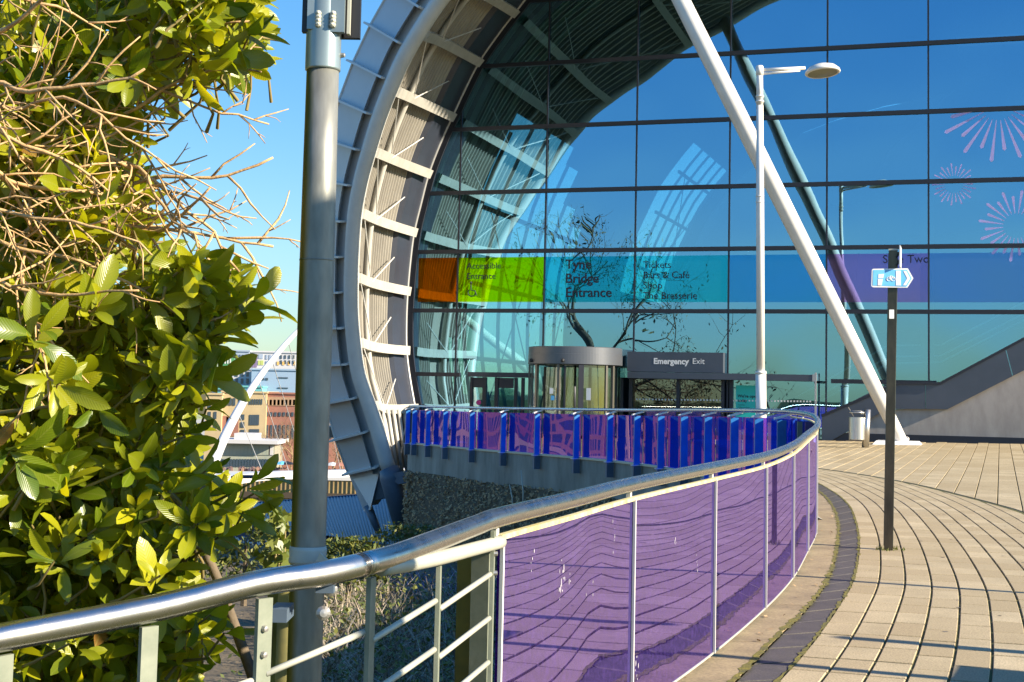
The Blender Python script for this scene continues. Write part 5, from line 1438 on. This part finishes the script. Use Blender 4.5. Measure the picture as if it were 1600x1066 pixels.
# ivy by the pole
ivy = thing('ivy_plant', 'sunlit ivy climbing beside the foot of the steel column', 'climber', at(430, 900, 4.2))
mb = MB(); ms_ = MB()
for k in range(120):
    f = random.random(); x = 436 + random.gauss(0, 11) * (0.5 + f); y = 800 + f * 100
    p = at(x, y, 4.25 + random.uniform(-.08, .08)); d = Vector((random.gauss(0, 1), random.gauss(-.4, .5), random.gauss(-.3, .6))).normalized(); nr = Vector((random.gauss(.3, .4), -1, random.gauss(.3, .4)))
    s_ = d.cross(nr).normalized(); L_ = random.uniform(0.018, 0.036); mb.tint = random.random()
    mb.poly([p, p + d * L_ * .25 + s_ * L_ * .6, p + d * L_ * .5 + s_ * L_ * .3, p + d * L_ * 1.1, p + d * L_ * .5 - s_ * L_ * .3, p + d * L_ * .25 - s_ * L_ * .6])
mb.build('foliage', M['ivy'], ivy, kind='stuff')
for k in range(4):
    b = at(425 + 8 * k, 1010, 4.2); mb = MB(); mb.tube([b, at(432 + 4 * k, 900, 4.25), at(428 + 6 * k, 805 + 6 * k, 4.28)], [0.006, 0.005, 0.002], 5); mb.build('stem', M['leaf_stem'], ivy, smooth=True)

# ------------------------------------------------------------------ undergrowth on the bank
ug, ugl = MB(), MB()
for _ in range(30000):
    y = 4.8 + abs(random.gauss(0, 1)) * 9 if random.random() < .3 else random.uniform(7, 26); x = random.uniform(-0.22 * y - 0.6, 0.11 * y + 0.4)
    if y > 40: continue
    # stay inside the void
    t_ = interp([(4, -0.6), (5, -0.1), (6.5, 0.45), (8, 0.95), (10, 1.4), (13, 2.2), (17, 2.9), (20, 2.6), (25, 2.0), (30, 1.0), (35, -0.6), (40, -2.6)], y)
    if x > t_ - 0.25: continue
    if x < -0.14 * y - 0.05 and y > 10: continue
    z = tz(x, y)
    p = Vector((x, y, z - 0.02)); sc = 0.5 + 0.03 * y
    h = random.uniform(0.2, 0.75)
    d = Vector((random.gauss(0, .8), random.gauss(0, .8), 1)).normalized()
    w = Vector((random.gauss(0, 1), random.gauss(0, 1), 0)).normalized() * random.uniform(.004, .011) * sc
    ug.tint = random.random()
    m_ = p + d * h * .6; e = p + d * h + Vector((random.gauss(0, .15), random.gauss(0, .15), -.08))
    ug.poly([p - w, p + w, m_ + w, m_ - w]); ug.poly([m_ - w, m_ + w, e])
    if random.random() < 0.8:
        for k in range(3):
            q = p.lerp(e, random.uniform(.2, 1.0)) + Vector((random.gauss(0, .06), random.gauss(0, .06), random.gauss(0, .03))); a = Vector((random.gauss(0, 1), random.gauss(0, 1), random.gauss(0, .6))).normalized(); b = a.cross(Vector((random.gauss(0, .5), random.gauss(0, .5), 1))).normalized(); s_ = random.uniform(0.02, 0.05) * sc
            ugl.tint = random.random(); ugl.poly([q - a * s_, q + b * s_ * .5, q + a * s_, q - b * s_ * .5])
ug.build('dead_undergrowth', M['dead_stem'], None, kind='stuff')
ugl.build('low_ground_cover', M['shrub_green'], None, kind='stuff')
def shrub_at(px, py, dist, w, h, label):
    b = at(px, py, dist); t = thing('green_shrub', label, 'shrub', b); mb = MB()
    for _ in range(1500):
        a = random.random() * 6.283; r = math.sqrt(random.random()); z = random.random()
        k = math.sqrt(max(0, 1 - (z - 0.35) ** 2 * 1.6))
        q = b + Vector((math.cos(a) * r * w * k, math.sin(a) * r * w * .7 * k, z * h + 0.15 * mnoise.noise(Vector((a * 2, z * 4, 0)))))
        u_ = Vector((random.gauss(0, 1), random.gauss(0, 1), random.gauss(0, 1))).normalized(); v_ = u_.cross(Vector((random.random(), 0, 1))).normalized(); s_ = random.uniform(.025, .06)
        mb.tint = random.random(); mb.poly([q - u_ * s_, q + v_ * s_ * .5, q + u_ * s_, q - v_ * s_ * .5])
    mb.build('foliage', M['shrub_green'], t, kind='stuff')
    mb = MB(); mb.tube([b - UP * 0.3, b + UP * h * .5], [0.04, 0.02], 6); mb.build('stem', M['bark'], t)
shrub_at(382, 905, 17, 0.62, 0.75, 'low rounded green shrub below the navy wall left of the steel column')
shrub_at(545, 905, 19, 0.55, 0.5, 'small green shrub on the bank just right of the steel column')
shrub_at(640, 850, 30, 0.75, 0.35, 'low dark green shrub at the foot of the hall arch')

# ------------------------------------------------------------------ blue roofed building down the bank
shed = thing('blue_roofed_building', 'low navy building with blue corrugated roof down the bank towards the river', 'building', at(400, 880, 60))
A, B, C_, D_ = at(391, 787, 72), at(660, 767, 74), at(672, 862, 60), at(422, 825, 58)
mb = MB(); nr_ = 110; rows = []
up_ = (B - A).cross(D_ - A).normalized(); up_ = up_ if up_.z > 0 else -up_
for j in range(nr_ + 1):
    f = j / nr_; o_ = up_ * (0.05 if j % 2 else 0.0)
    rows.append([A.lerp(B, f) + o_, D_.lerp(C_, f) + o_])
mb.grid(rows); mb.build('roof', M['blue_roof'], shed)
mb = MB(); E_ = at(325, 775, 60); E_.z = A.z + 0.2
mb.hexa([D_ - UP * 4.2, E_ - UP * 4.0, E_, D_], [p + Vector((0.3, 0.9, 0)) for p in (D_ - UP * 4.2, E_ - UP * 4.0, E_, D_)]); mb.build('wall', M['navy_wall'], shed)
mb = MB(); mb.hexa([C_ - UP * 4, D_ - UP * 4, D_ - UP * .05, C_ - UP * .05], [p + Vector((0.2, 0.9, 0)) for p in (C_ - UP * 4, D_ - UP * 4, D_ - UP * .05, C_ - UP * .05)]); mb.build('wall', M['navy_wall'], shed)
mb = MB(); mb.bar([at(391, 801, 59.0), at(423, 821, 57.6)], 0.07, 0.10); mb.build('verge_board', M['white'], shed)
mb = MB(); mb.bar([A, B], 0.08, 0.06); mb.build('ridge', M['blue_roof'], shed)
text(shed, 'lettering', 'NAVY', 0.54, at(366, 853, 57.4), (1, -0.05, 0), UP, M['white_flat'], 0.01)
mb = MB(); q = [at(336, 884, 57.3), at(352, 884, 57.3), at(352, 862, 57.3), at(336, 862, 57.3)]; mb.hexa(q, [p + Vector((0, .02, 0)) for p in q]); nb = mb.build('notice', M['white_flat'], shed)
for k in range(4):
    mb = MB(); q = [at(338, 881.5 - 5 * k, 57.25), at(350, 881.5 - 5 * k, 57.25), at(350, 878.5 - 5 * k, 57.25), at(338, 878.5 - 5 * k, 57.25)]; mb.hexa(q, [p + Vector((0, .01, 0)) for p in q]); mb.build('notice_line', M['navy_wall'], nb)
fp_ = thing('steel_goalpost', 'dark blue steel frame post standing by the river beyond the laurel', 'post', at(365, 790, 60))
mb = MB(); mb.tube([at(365, 800, 60), at(365, 744, 60)], 0.12, 8); mb.build('upright', M['navy_wall'], fp_)
mb = MB(); mb.tube([at(364, 745, 60), at(400, 745, 60)], 0.07, 8); mb.build('crossbar', M['navy_wall'], fp_)

# ------------------------------------------------------------------ river, quay and city
DQ = 255.0
def zt(py, dist, px=400): return at(px, py, dist).z
zq = zt(748, DQ)
mb = MB(); mb.grid([[(-700, 100, zq - 4.6), (700, 100, zq - 4.6)], [(-700, DQ + 1, zq - 4.6), (700, DQ + 1, zq - 4.6)]]); struct(mb, 'river', M['water'])
mb = MB(); mb.bbox(-300, 120, DQ, DQ + 3, zq - 6, zq); qw = mb.build('quay_wall', M['quay']); tag(qw, 'golden timber faced quay wall along the far bank of the river', 'wall')
for k in range(75):
    x = at(310, 760, DQ).x + k * 0.75 - 1
    mb = MB(); mb.bbox(x, x + 0.12, DQ - 0.18, DQ - 0.003, zq - 5.6, zq - 0.05); mb.build('pile', M['quay_dark'], qw)
mb = MB(); mb.bbox(-300, 120, DQ - 0.5, DQ - 0.2, zq - 3.2, zq - 2.2); mb.build('waling', M['quay_dark'], qw)
mb = MB(); mb.grid([[(-300, DQ + 3, zq - 0.1), (300, DQ + 3, zq - 0.1)], [(-300, 700, zq + 1), (300, 700, zq + 1)]]); struct(mb, 'far_bank', M['promenade'])
mb = MB(); mb.bbox(-300, 120, DQ - 0.2, DQ + 0.3, zq, zq + 1.2); tag(mb.build('parapet', M['far_white']), 'long white parapet along the top of the far quay', 'wall')
def far_b(name, label, x0, x1, y0, y1, dist, mat, wins=(), depth=14.0, cat='building', roof=None):
    a, b = at(x0, y1, dist), at(x1, y1, dist); z0, z1 = zq - 0.1, at((x0 + x1) / 2, y0, dist).z
    t = thing(name, label, cat, (a.x, dist, z0))
    mb = MB(); mb.bbox(a.x, b.x, dist, dist + depth, z0, z1); mb.build('wall', M[mat], t)
    mb = MB(); mb.bbox(a.x - .2, b.x + .2, dist - .25, dist + depth, z1, z1 + 0.35); mb.build('roof', M[roof or mat], t)
    for (wx0, wx1, wy0, wy1, nx, ny, m_, fill) in wins:
        for i in range(nx):
            for j in range(ny):
                cw = (wx1 - wx0) / nx; ch = (wy1 - wy0) / ny
                p = at(wx0 + cw * (i + .5 - fill / 2), wy0 + ch * (j + .14), dist); q = at(wx0 + cw * (i + .5 + fill / 2), wy0 + ch * (j + .86), dist)
                mb = MB(); mb.bbox(p.x, q.x, dist - 0.12, dist - 0.003, q.z, p.z); mb.build('window' if m_ == 'far_glass' else 'facade_panel', M[m_], t)
    return t
far_b('apartment_block', 'white flat roofed block with grey, purple and lime panels on the skyline', 365, 470, 551, 590, 330, 'far_white', [(367, 386, 553, 573, 4, 2, 'far_glass', .4), (388, 402, 551, 578, 4, 1, 'far_purple', .7), (404, 411, 552, 562, 1, 1, 'far_grey', .9), (403, 412, 562, 572, 2, 1, 'far_lime', .8), (414, 425, 553, 573, 2, 2, 'far_grey', .5), (436, 462, 554, 570, 4, 2, 'far_glass', .4), (430, 464, 564, 572, 4, 1, 'far_orange', .35)])
far_b('grey_block', 'grey blue end block of the skyline flats', 366, 388, 549.5, 590, 329, 'far_grey', [(368, 386, 553, 574, 4, 2, 'far_glass', .4)], 8)
far_b('green_block', 'small green panelled block at the left end of the skyline', 346, 365, 556, 590, 328, 'far_green', [(350, 362, 559, 570, 3, 1, 'far_white', .35)])
far_b('white_flats', 'white rendered flats with small dark windows behind the sandstone hotel', 331, 392, 577, 625, 318, 'far_white', [(357, 391, 579, 601, 4, 2, 'far_glass', .45), (333, 350, 579, 590, 3, 1, 'far_glass', .5), (345, 352, 577, 592, 1, 1, 'far_lime', .5)])
far_b('blue_office', 'pale blue clad office block with narrow dark slots right of the white flats', 391, 475, 579, 640, 312, 'far_blue', [(408, 420, 590, 595, 2, 1, 'far_glass', .6), (434, 450, 589, 592, 1, 1, 'far_glass', 1), (434, 450, 605, 608, 1, 1, 'far_glass', 1), (420, 462, 575.5, 580, 1, 1, 'far_grey', 1)])
far_b('teal_roof_block', 'low block with a long teal roof edge behind the hotel', 338, 408, 605, 640, 306, 'far_teal', [(340, 400, 608, 612, 8, 1, 'far_glass', .7)])
far_b('quayside_hotel', 'sandstone and red brick quayside hotel with arched upper windows', 343, 413, 614, 720, 285, 'sandstone', [(345, 369, 620, 636, 4, 1, 'far_glass', .55), (372, 388, 620, 634, 3, 1, 'far_glass', .4), (389, 411, 622, 634, 6, 1, 'far_glass', .35), (345, 372, 644, 688, 1, 1, 'brick_red', 1.0), (353, 361, 646, 686, 2, 1, 'far_glass', .6), (375, 383, 646, 682, 1, 3, 'far_glass', .7), (390, 405, 645, 690, 4, 2, 'far_glass', .8)])
far_b('sandstone_house', 'plain yellow sandstone building at the left end of the hotel', 318, 343.5, 617, 720, 284, 'sandstone', [(323, 341, 626, 672, 2, 3, 'far_glass', .4)])
far_b('brick_warehouse', 'red brick warehouse with a row of tall windows along its top floor', 413, 560, 617, 720, 286, 'brick_red', [(413.3, 560, 617, 640, 1, 1, 'brick_tan', 1.0), (414, 560, 623, 635, 24, 1, 'far_glass', .55), (414, 560, 643, 652, 22, 1, 'far_glass', .5), (414, 560, 660, 690, 22, 1, 'far_glass', .4)])
for k, (x0, x1, y0, m_, lab) in enumerate(((-2300, -1900, 575, 'brick_red', 'long red brick warehouse at the far left of the quay'), (-1880, -1560, 600, 'sandstone', 'lower sandstone offices on the quay left of the view'), (-1540, -1290, 560, 'brick_tan', 'tall tan brick block on the quay left of the view'),
        (-1270, -960, 610, 'brick_red', 'low red brick row on the quay left of the view'), (-940, -700, 570, 'far_white', 'white rendered block on the quay left of the view'), (-680, -330, 590, 'brick_tan', 'broad tan brick offices on the quay left of the view'), (-310, -20, 575, 'brick_red', 'red brick block hidden behind the laurel'))):
    far_b('quay_building', lab, x0, x1, y0, 735, 272, m_, [(x0 + 12, x1 - 12, y0 + 12, 725, 7, 4, 'far_glass', .45)])
pv = far_b('glass_pavilion', 'long low glass pavilion with a thin white roof on the far quay', 338, 428, 692, 735, 266, 'pavilion_glass', [(341, 422, 694, 714, 14, 1, 'pavilion_glass', .88), (341, 422, 715, 732, 18, 1, 'far_glass', .5), (420, 427, 694, 714, 1, 1, 'far_white', .9)], 10, roof='far_white')
a, b = at(336, 690, 266), at(437, 690, 266); mb = MB(); mb.bbox(a.x, b.x, 264, 278, a.z - .2, a.z + .45); mb.build('roof_slab', M['far_white'], pv)
a, b = at(366, 677, 268), at(400, 677, 268); mb = MB(); mb.bbox(a.x, b.x, 268, 274, at(366, 690, 268).z, a.z); mb.build('plant_room', M['far_white'], pv)
M['tree_leaf'] = mk('tree_leaf', (0.07, 0.075, 0.03), 0.7, tint=(0.20, 0.15, 0.06))
def bare_tree(name, label, base, H, spread, mat, levels=4, group=None, cat='tree', seed=0, lean=Vector((0, 0, 0)), thin=1.0, leafy=0):
    random.seed(seed)
    t = thing(name, label, cat, base, group); tw_ = MB()
    def br(p, d, ln, r, lev, mb):
        n = 4; pts = [p]; q = p.copy(); dd = d.normalized()
        for i in range(n):
            dd = (dd + Vector((random.gauss(0, .13), random.gauss(0, .13), random.gauss(0, .08)))).normalized(); q = q + dd * ln / n; pts.append(q.copy())
        mb.tube(pts, [r * (1 - .55 * i / n) for i in range(n + 1)], 7 if lev < 2 else 4, cap=False)
        if lev >= levels: return
        for k in range(3 if lev else 5):
            i = random.randint(2, n) if lev else random.randint(2, n)
            a = random.random() * 6.283; e = dd.orthogonal().normalized(); f = dd.cross(e); ang = math.radians(random.uniform(22, 58)) * spread
            nd = dd * math.cos(ang) + (e * math.cos(a) + f * math.sin(a)) * math.sin(ang) + Vector((0, 0, .12)) + lean
            if lev == 0:
                m2 = MB(); br(pts[i], nd, ln * random.uniform(.65, .9), r * .55, 1, m2); m2.build('limb', M[mat], t, smooth=True)
            else: br(pts[i], nd, ln * random.uniform(.55, .8), r * .5, lev + 1, tw_)
    tb = MB(); br(Vector(base), Vector((0, 0, 1)), H * .42, H * .022 * thin, 0, tb); tb.build('trunk', M[mat], t, smooth=True)
    if leafy:
        lv = MB(); ends = tw_.v[::7]
        for _ in range(leafy):
            q = random.choice(ends) + Vector((random.gauss(0, .25), random.gauss(0, .25), random.gauss(-.25, .35)))
            a = Vector((random.gauss(0, .5), random.gauss(0, .5), random.gauss(0, 1))).normalized(); b = a.cross(Vector((random.gauss(0, 1), random.gauss(0, 1), 0))).normalized(); s_ = random.uniform(.07, .16)
            lv.tint = random.random(); lv.poly([q - a * s_, q + b * s_ * .35, q + a * s_, q - b * s_ * .35])
        lv.build('foliage', M['tree_leaf'], t, kind='stuff')
    tw_.tint = .5; tw_.build('crown', M[mat], t, kind='stuff')
    return t
st_ = random.getstate()
for k, (px, d_, h_) in enumerate(((440, 272, 9.5), (455, 275, 10.5), (429, 276, 8.5), (519, 272, 9.5), (536, 274, 9))):
    b = at(px, 722, d_); b.z = zq
    bare_tree('bare_tree', ('small bare brown tree by the end of the glass pavilion', 'tallest bare brown tree just left of the steel column on the far quay', 'small bare tree behind the pavilion roof', 'bare brown tree right of the steel column on the far quay', 'bare brown tree partly hidden by the rim of the hall')[k], b, h_, 1.0, 'far_twig', 4, 'bare trees on the far quay', seed=40 + k)
# parasols, cars and crowd on the quay
crowd = MB(); random.seed(5)
for k in range(150):
    x = random.choice((random.uniform(338, 470), random.uniform(505, 560))); p = at(x, 736, DQ + random.uniform(5, 9)); p.z = zq
    h = random.uniform(1.5, 1.8); w = .22; crowd.tint = random.random(); crowd.bbox(p.x - w, p.x + w, p.y - .15, p.y + .15, zq, zq + h * .85); crowd.lathe(p + UP * (h * .9), [(0, -.12), (.12, 0), (0, .12)], 5)
M['crowd'] = mk('crowd', (0.03, 0.04, 0.08), 0.8, tint=(0.42, 0.24, 0.16))
crowd.build('quayside_crowd', M['crowd'], None, kind='stuff')
def parasol(px, py, col, label):
    p = at(px, py, DQ + 7); p.z = zq; t = thing('parasol', label, 'parasol', p, 'cafe parasols on the far quay')
    mb = MB(); mb.tube([p, p + UP * 2.6], .05, 6); mb.build('mast', M['far_white'], t)
    mb = MB(); mb.lathe(p + UP * 2.2, [(1.5, 0), (.8, .4), (0, .6)], 8); mb.build('canopy', M[col], t)
parasol(441, 722, 'sign_blue', 'blue cafe parasol beside the glass pavilion'); parasol(449, 716, 'black', 'dark cafe parasol just left of the steel column'); parasol(531, 716, 'brick_red', 'red cafe parasol right of the steel column'); parasol(520, 716, 'far_white', 'white cafe parasol right of the steel column')
# tilting bridge arch over the river
BR = catmull([at(322, 755, 150), at(338, 712, 152), (at(360, 664, 155)), at(390, 612, 160), at(425, 563, 166), at(468, 515, 172), at(515, 480, 180), at(570, 458, 188), at(630, 452, 196), at(680, 466, 204), at(720, 492, 210), at(770, 533, 216), at(815, 568, 220), at(860, 612, 224)], 5)
br_ = thing('arch_bridge', 'white steel arch footbridge spanning the river behind the steel column', 'bridge', BR[0])
nn_ = len(BR); wid = [lerp(0.62, 0.24, min(1, i / 28)) if i < 34 else lerp(0.24, 0.9, (i - 34) / (nn_ - 34)) for i in range(nn_)]
mb = MB(); mb.tube(BR, wid, 10); mb.build('arch', M['bridge'], br_, smooth=True)
dk = [at(325, 752, 150), at(400, 744, 190), at(480, 741, 215), at(560, 739, 232), at(640, 737, 240)]
for i in (12, 17, 20, 23, 26):
    a = BR[i]; f = (i - 10) / 18; b = catmull(dk, 6)[min(24, 6 + int(f * 12))]
    mb = MB(); mb.tube([a, b], 0.045, 4); mb.build('cable', M['bridge'], br_)
mb = MB(); mb.bar(catmull(dk, 6), 1.6, 0.5); mb.build('deck', M['bridge'], br_)
# wooded skyline far away
mb = MB(); random.seed(8); rows = []
for k in range(60):
    x = -900 + k * 40; rows.append([(x, 900, zq), (x, 900, zq + 14 + 10 * mnoise.noise(Vector((k * .3, 0, 0)))), (x, 960, zq + 16)])
mb.grid(rows); struct(mb, 'hills', M['land'])
random.setstate(st_)

# ------------------------------------------------------------------ things behind and beside the camera, seen mirrored in the glass or by their shadows
bt = Vector((-21.7, 19.5, -2.8))
bare_tree('bare_tree', 'tall drooping tree on the bank left of the laurel, seen mirrored in the hall glass', bt, 17.5, 1.35, 'bark', 5, seed=77, thin=0.8, leafy=2500)
bare_tree('bare_tree', 'bare tree further back on the bank, seen mirrored in the hall glass', Vector((-16, 16, -2.6)), 7.0, 1.4, 'bark', 5, seed=78, thin=0.9, leafy=1200)
M['hedge'] = mk('hedge', (0.03, 0.045, 0.015), 0.8, c2=(0.06, 0.07, 0.02), nscale=1.5, bump=0.8, bscale=3, bdist=0.2)
hb = MB(); rows = []
for k in range(70):
    x = -70 + k * 1.6; y = -22 + 5 * math.sin(k * .11); h = 1.2 + 0.7 * mnoise.noise(Vector((k * .27, 3, 0))) + 0.5 * mnoise.noise(Vector((k * 1.3, 9, 0)))
    rows.append([(x, y, -2), (x, y + .4, h * .6), (x, y - .6, h), (x, y - 2.2, h * .8), (x, y - 3, -2)])
hb.grid(rows); struct(hb, 'far_hedge', M['hedge'], smooth=True)
def occluder(name, label, x, y, w, th, h, cat):
    t = thing(name, label, cat, (x, y, 0))
    mb = MB(); mb.box((x, y, h / 2), (SUN_AZ.y * w, -SUN_AZ.x * w, 0), (SUN_AZ.x * th, SUN_AZ.y * th, 0), (0, 0, h / 2)); mb.build('body', M['slate'], t)
    mb = MB(); mb.box((x, y, 0.05), (SUN_AZ.y * (w + .1), -SUN_AZ.x * (w + .1), 0), (SUN_AZ.x * (th + .1), SUN_AZ.y * (th + .1), 0), (0, 0, 0.05)); mb.build('base', M['black'], t)
def plain_post(x, y, h, r, label):
    t = thing('path_post', label, 'post', (x, y, 0), 'slim posts along the right side of the path')
    mb = MB(); mb.tube([(x, y, 0), (x, y, h)], r, 10); mb.build('shaft', M['post_dark'], t, smooth=True)
    mb = MB(); mb.lathe((x, y, h), [(r, 0), (r * .8, .03), (0, .05)], 10); mb.build('cap', M['black'], t)
plain_post(3.92 + 3.9, 11.26 - 1.65, 3.3, .045, 'slim dark post right of the path, furthest along')
occluder('column_occluder', 'unseen tall slim slate totem standing on the right side of the path', 3.5, 2.25, 0.13, 0.06, 3.92, 'occluder')  # made-up slab out of view, added to shade the lower steel column
plain_post(6.5, 7.05, 2.25, .065, 'stout dark post right of the path, between the two slim ones')
occluder('shadow_blocker', 'unseen low slate cabinet on the right side of the path', 4.7, 6.75, 0.36, 0.15, 1.15, 'blocker')  # made-up box out of view, added to cast a blocky shadow on the paving
plain_post(2.24 + 3.2, 7.7 - 1.36, 2.6, .05, 'slim dark post right of the path, nearest the viewer')

# ------------------------------------------------------------------ two visitors sitting just inside the exit doors
def skin_body(name, joints, edges, mat, parent):
    me = bpy.data.meshes.new(name); me.from_pydata([Vector(j[0]) for j in joints], edges, [])
    o = bpy.data.objects.new(name, me); COL.objects.link(o)
    sk = o.modifiers.new('skin', 'SKIN')
    for i, j in enumerate(joints):
        me.skin_vertices[0].data[i].radius = (j[1], j[1]) if not isinstance(j[1], tuple) else j[1]
    me.skin_vertices[0].data[0].use_root = True
    sd_ = o.modifiers.new('sub', 'SUBSURF'); sd_.levels = 1; sd_.render_levels = 1
    dg = bpy.context.evaluated_depsgraph_get(); dg.update()
    m2 = bpy.data.meshes.new_from_object(o.evaluated_get(dg)); bpy.data.objects.remove(o)
    m2.polygons.foreach_set('use_smooth', [True] * len(m2.polygons)); m2.materials.clear(); m2.materials.append(mat)
    at2 = m2.attributes.get('tint') or m2.attributes.new('tint', 'FLOAT', 'FACE')
    b = bpy.data.objects.new(name, m2); COL.objects.link(b); b.parent = parent; ORG[b.name] = ORG[parent.name]
    return b
def visitor(px, label, cloth, hair, ang):
    u, _ = fac(px, 633, -2.2); base = FP(u, 0.07, -2.2)
    t = thing('person', label, 'person', base)
    c, s2 = math.cos(ang), math.sin(ang)
    def W(x, y, z): return Vector((x * c - y * s2, x * s2 + y * c, z))
    J = [(W(0, 0, .52), .13), (W(0, 0, .72), .125), (W(0, 0, .92), .14), (W(0, 0, 1.02), .06), (W(.09, -.02, .48), .085), (W(.10, -.44, .48), .062), (W(.10, -.46, .08), .042), (W(.10, -.58, .04), .035),
         (W(-.09, -.02, .48), .085), (W(-.10, -.44, .48), .062), (W(-.10, -.46, .08), .042), (W(-.10, -.58, .04), .035), (W(.19, 0, .95), .055), (W(.25, -.10, .70), .042), (W(.12, -.30, .60), .032), (W(-.19, 0, .95), .055), (W(-.25, -.10, .70), .042), (W(-.12, -.30, .60), .032)]
    E_ = [(0, 1), (1, 2), (2, 3), (0, 4), (4, 5), (5, 6), (6, 7), (0, 8), (8, 9), (9, 10), (10, 11), (2, 12), (12, 13), (13, 14), (2, 15), (15, 16), (16, 17)]
    skin_body('body', J, E_, M[cloth], t)
    hd = skin_body('head', [(W(0, -.01, 1.03), .05), (W(0, -.02, 1.13), (.085, .095)), (W(0, -.02, 1.24), (.08, .09)), (W(0, -.11, 1.14), .018)], [(0, 1), (1, 2), (1, 3)], M['skin'], t)
    mb = MB(); mb.lathe(base + W(0, .012, 1.20), [(.098, -.06), (.104, 0), (.085, .07), (.04, .105), (0, .11)], 12); mb.build('hair', M[hair], t, smooth=True)
    for sx in (-1, 1):
        mb = MB(); 
        for k in range(5): mb.tube([base + W(sx * (.10 + .012 * k), -.31, .60), base + W(sx * (.08 + .012 * k), -.38 - .006 * (2 - abs(k - 2)), .585)], .008, 5)
        mb.build('hand', M['skin'], t, kind='stuff')
    mb = MB(); mb.box(base + W(0, .02, .38), W(.22, 0, 0), W(0, .22, 0), W(0, 0, .02)); st = thing('stool', label.replace('person', 'stool under the person').split(',')[0], 'stool', base); mb.build('seat', M['frame'], st)
    for x in (-.18, .18):
        for y in (-.18, .2):
            mb = MB(); mb.tube([base + W(x, y, 0), base + W(x, y, .37)], .012, 6); mb.build('leg', M['frame'], st)
visitor(1000, 'person in dark clothes sitting inside the exit doors, left of the pair', 'shirt', 'black', .4)
visitor(1012, 'person in a brown coat sitting inside the exit doors, right of the pair', 'coat_brown', 'bark', -.3)
u, v = fac(748, 629, 0.03); mb = MB(); mb.lathe(FP(u, v, 0.03), [(0.0, .01), (.10, .01), (.10, 0)], 16, axis=FN); mb.build('door_notice', M['pink'], hall)

# trodden gum and small debris on the paving
random.seed(21)
mb = MB(); db = MB()
for _ in range(170):
    y = random.uniform(6.5, 26); x = random.uniform(x_at_y(inn_xy, min(24, y)) + .6, bound_x(y) + 3)
    if bound_x(y) - .2 < x < bound_x(y) + .2: continue
    r = random.uniform(.008, .024); z = gz(x, y) + .0128; mb.tint = random.random()
    mb.poly([Vector((x + r * math.cos(a) * random.uniform(.7, 1.2), y + r * math.sin(a) * random.uniform(.7, 1.2), z)) for a in [k * .785 for k in range(8)]])
M['gum'] = mk('gum', (0.07, 0.06, 0.05), 0.7, tint=(0.24, 0.21, 0.17))
mb.build('gum_spots', M['gum'], None, kind='stuff')
for _ in range(150):
    k = random.randrange(len(strip_in)); f = random.random() ** 2; p = strip_in[k].lerp(strip_out[k], .06 + .9 * f); a = random.random() * 6.28
    u_ = Vector((math.cos(a), math.sin(a), random.uniform(-.2, .4))) * random.uniform(.008, .028); v_ = Vector((-math.sin(a), math.cos(a), .2)) * random.uniform(.004, .014); c = Vector((p.x + random.gauss(0, .03), p.y + random.gauss(0, .08), gz(p.x, p.y) + .032))
    if c.x > strip_out[k].x or c.x < strip_in[k].x + .06: continue
    db.tint = random.random(); db.poly([c - u_, c + v_, c + u_, c - v_])
db.build('leaf_litter', M['dead_leaf'], None, kind='stuff')
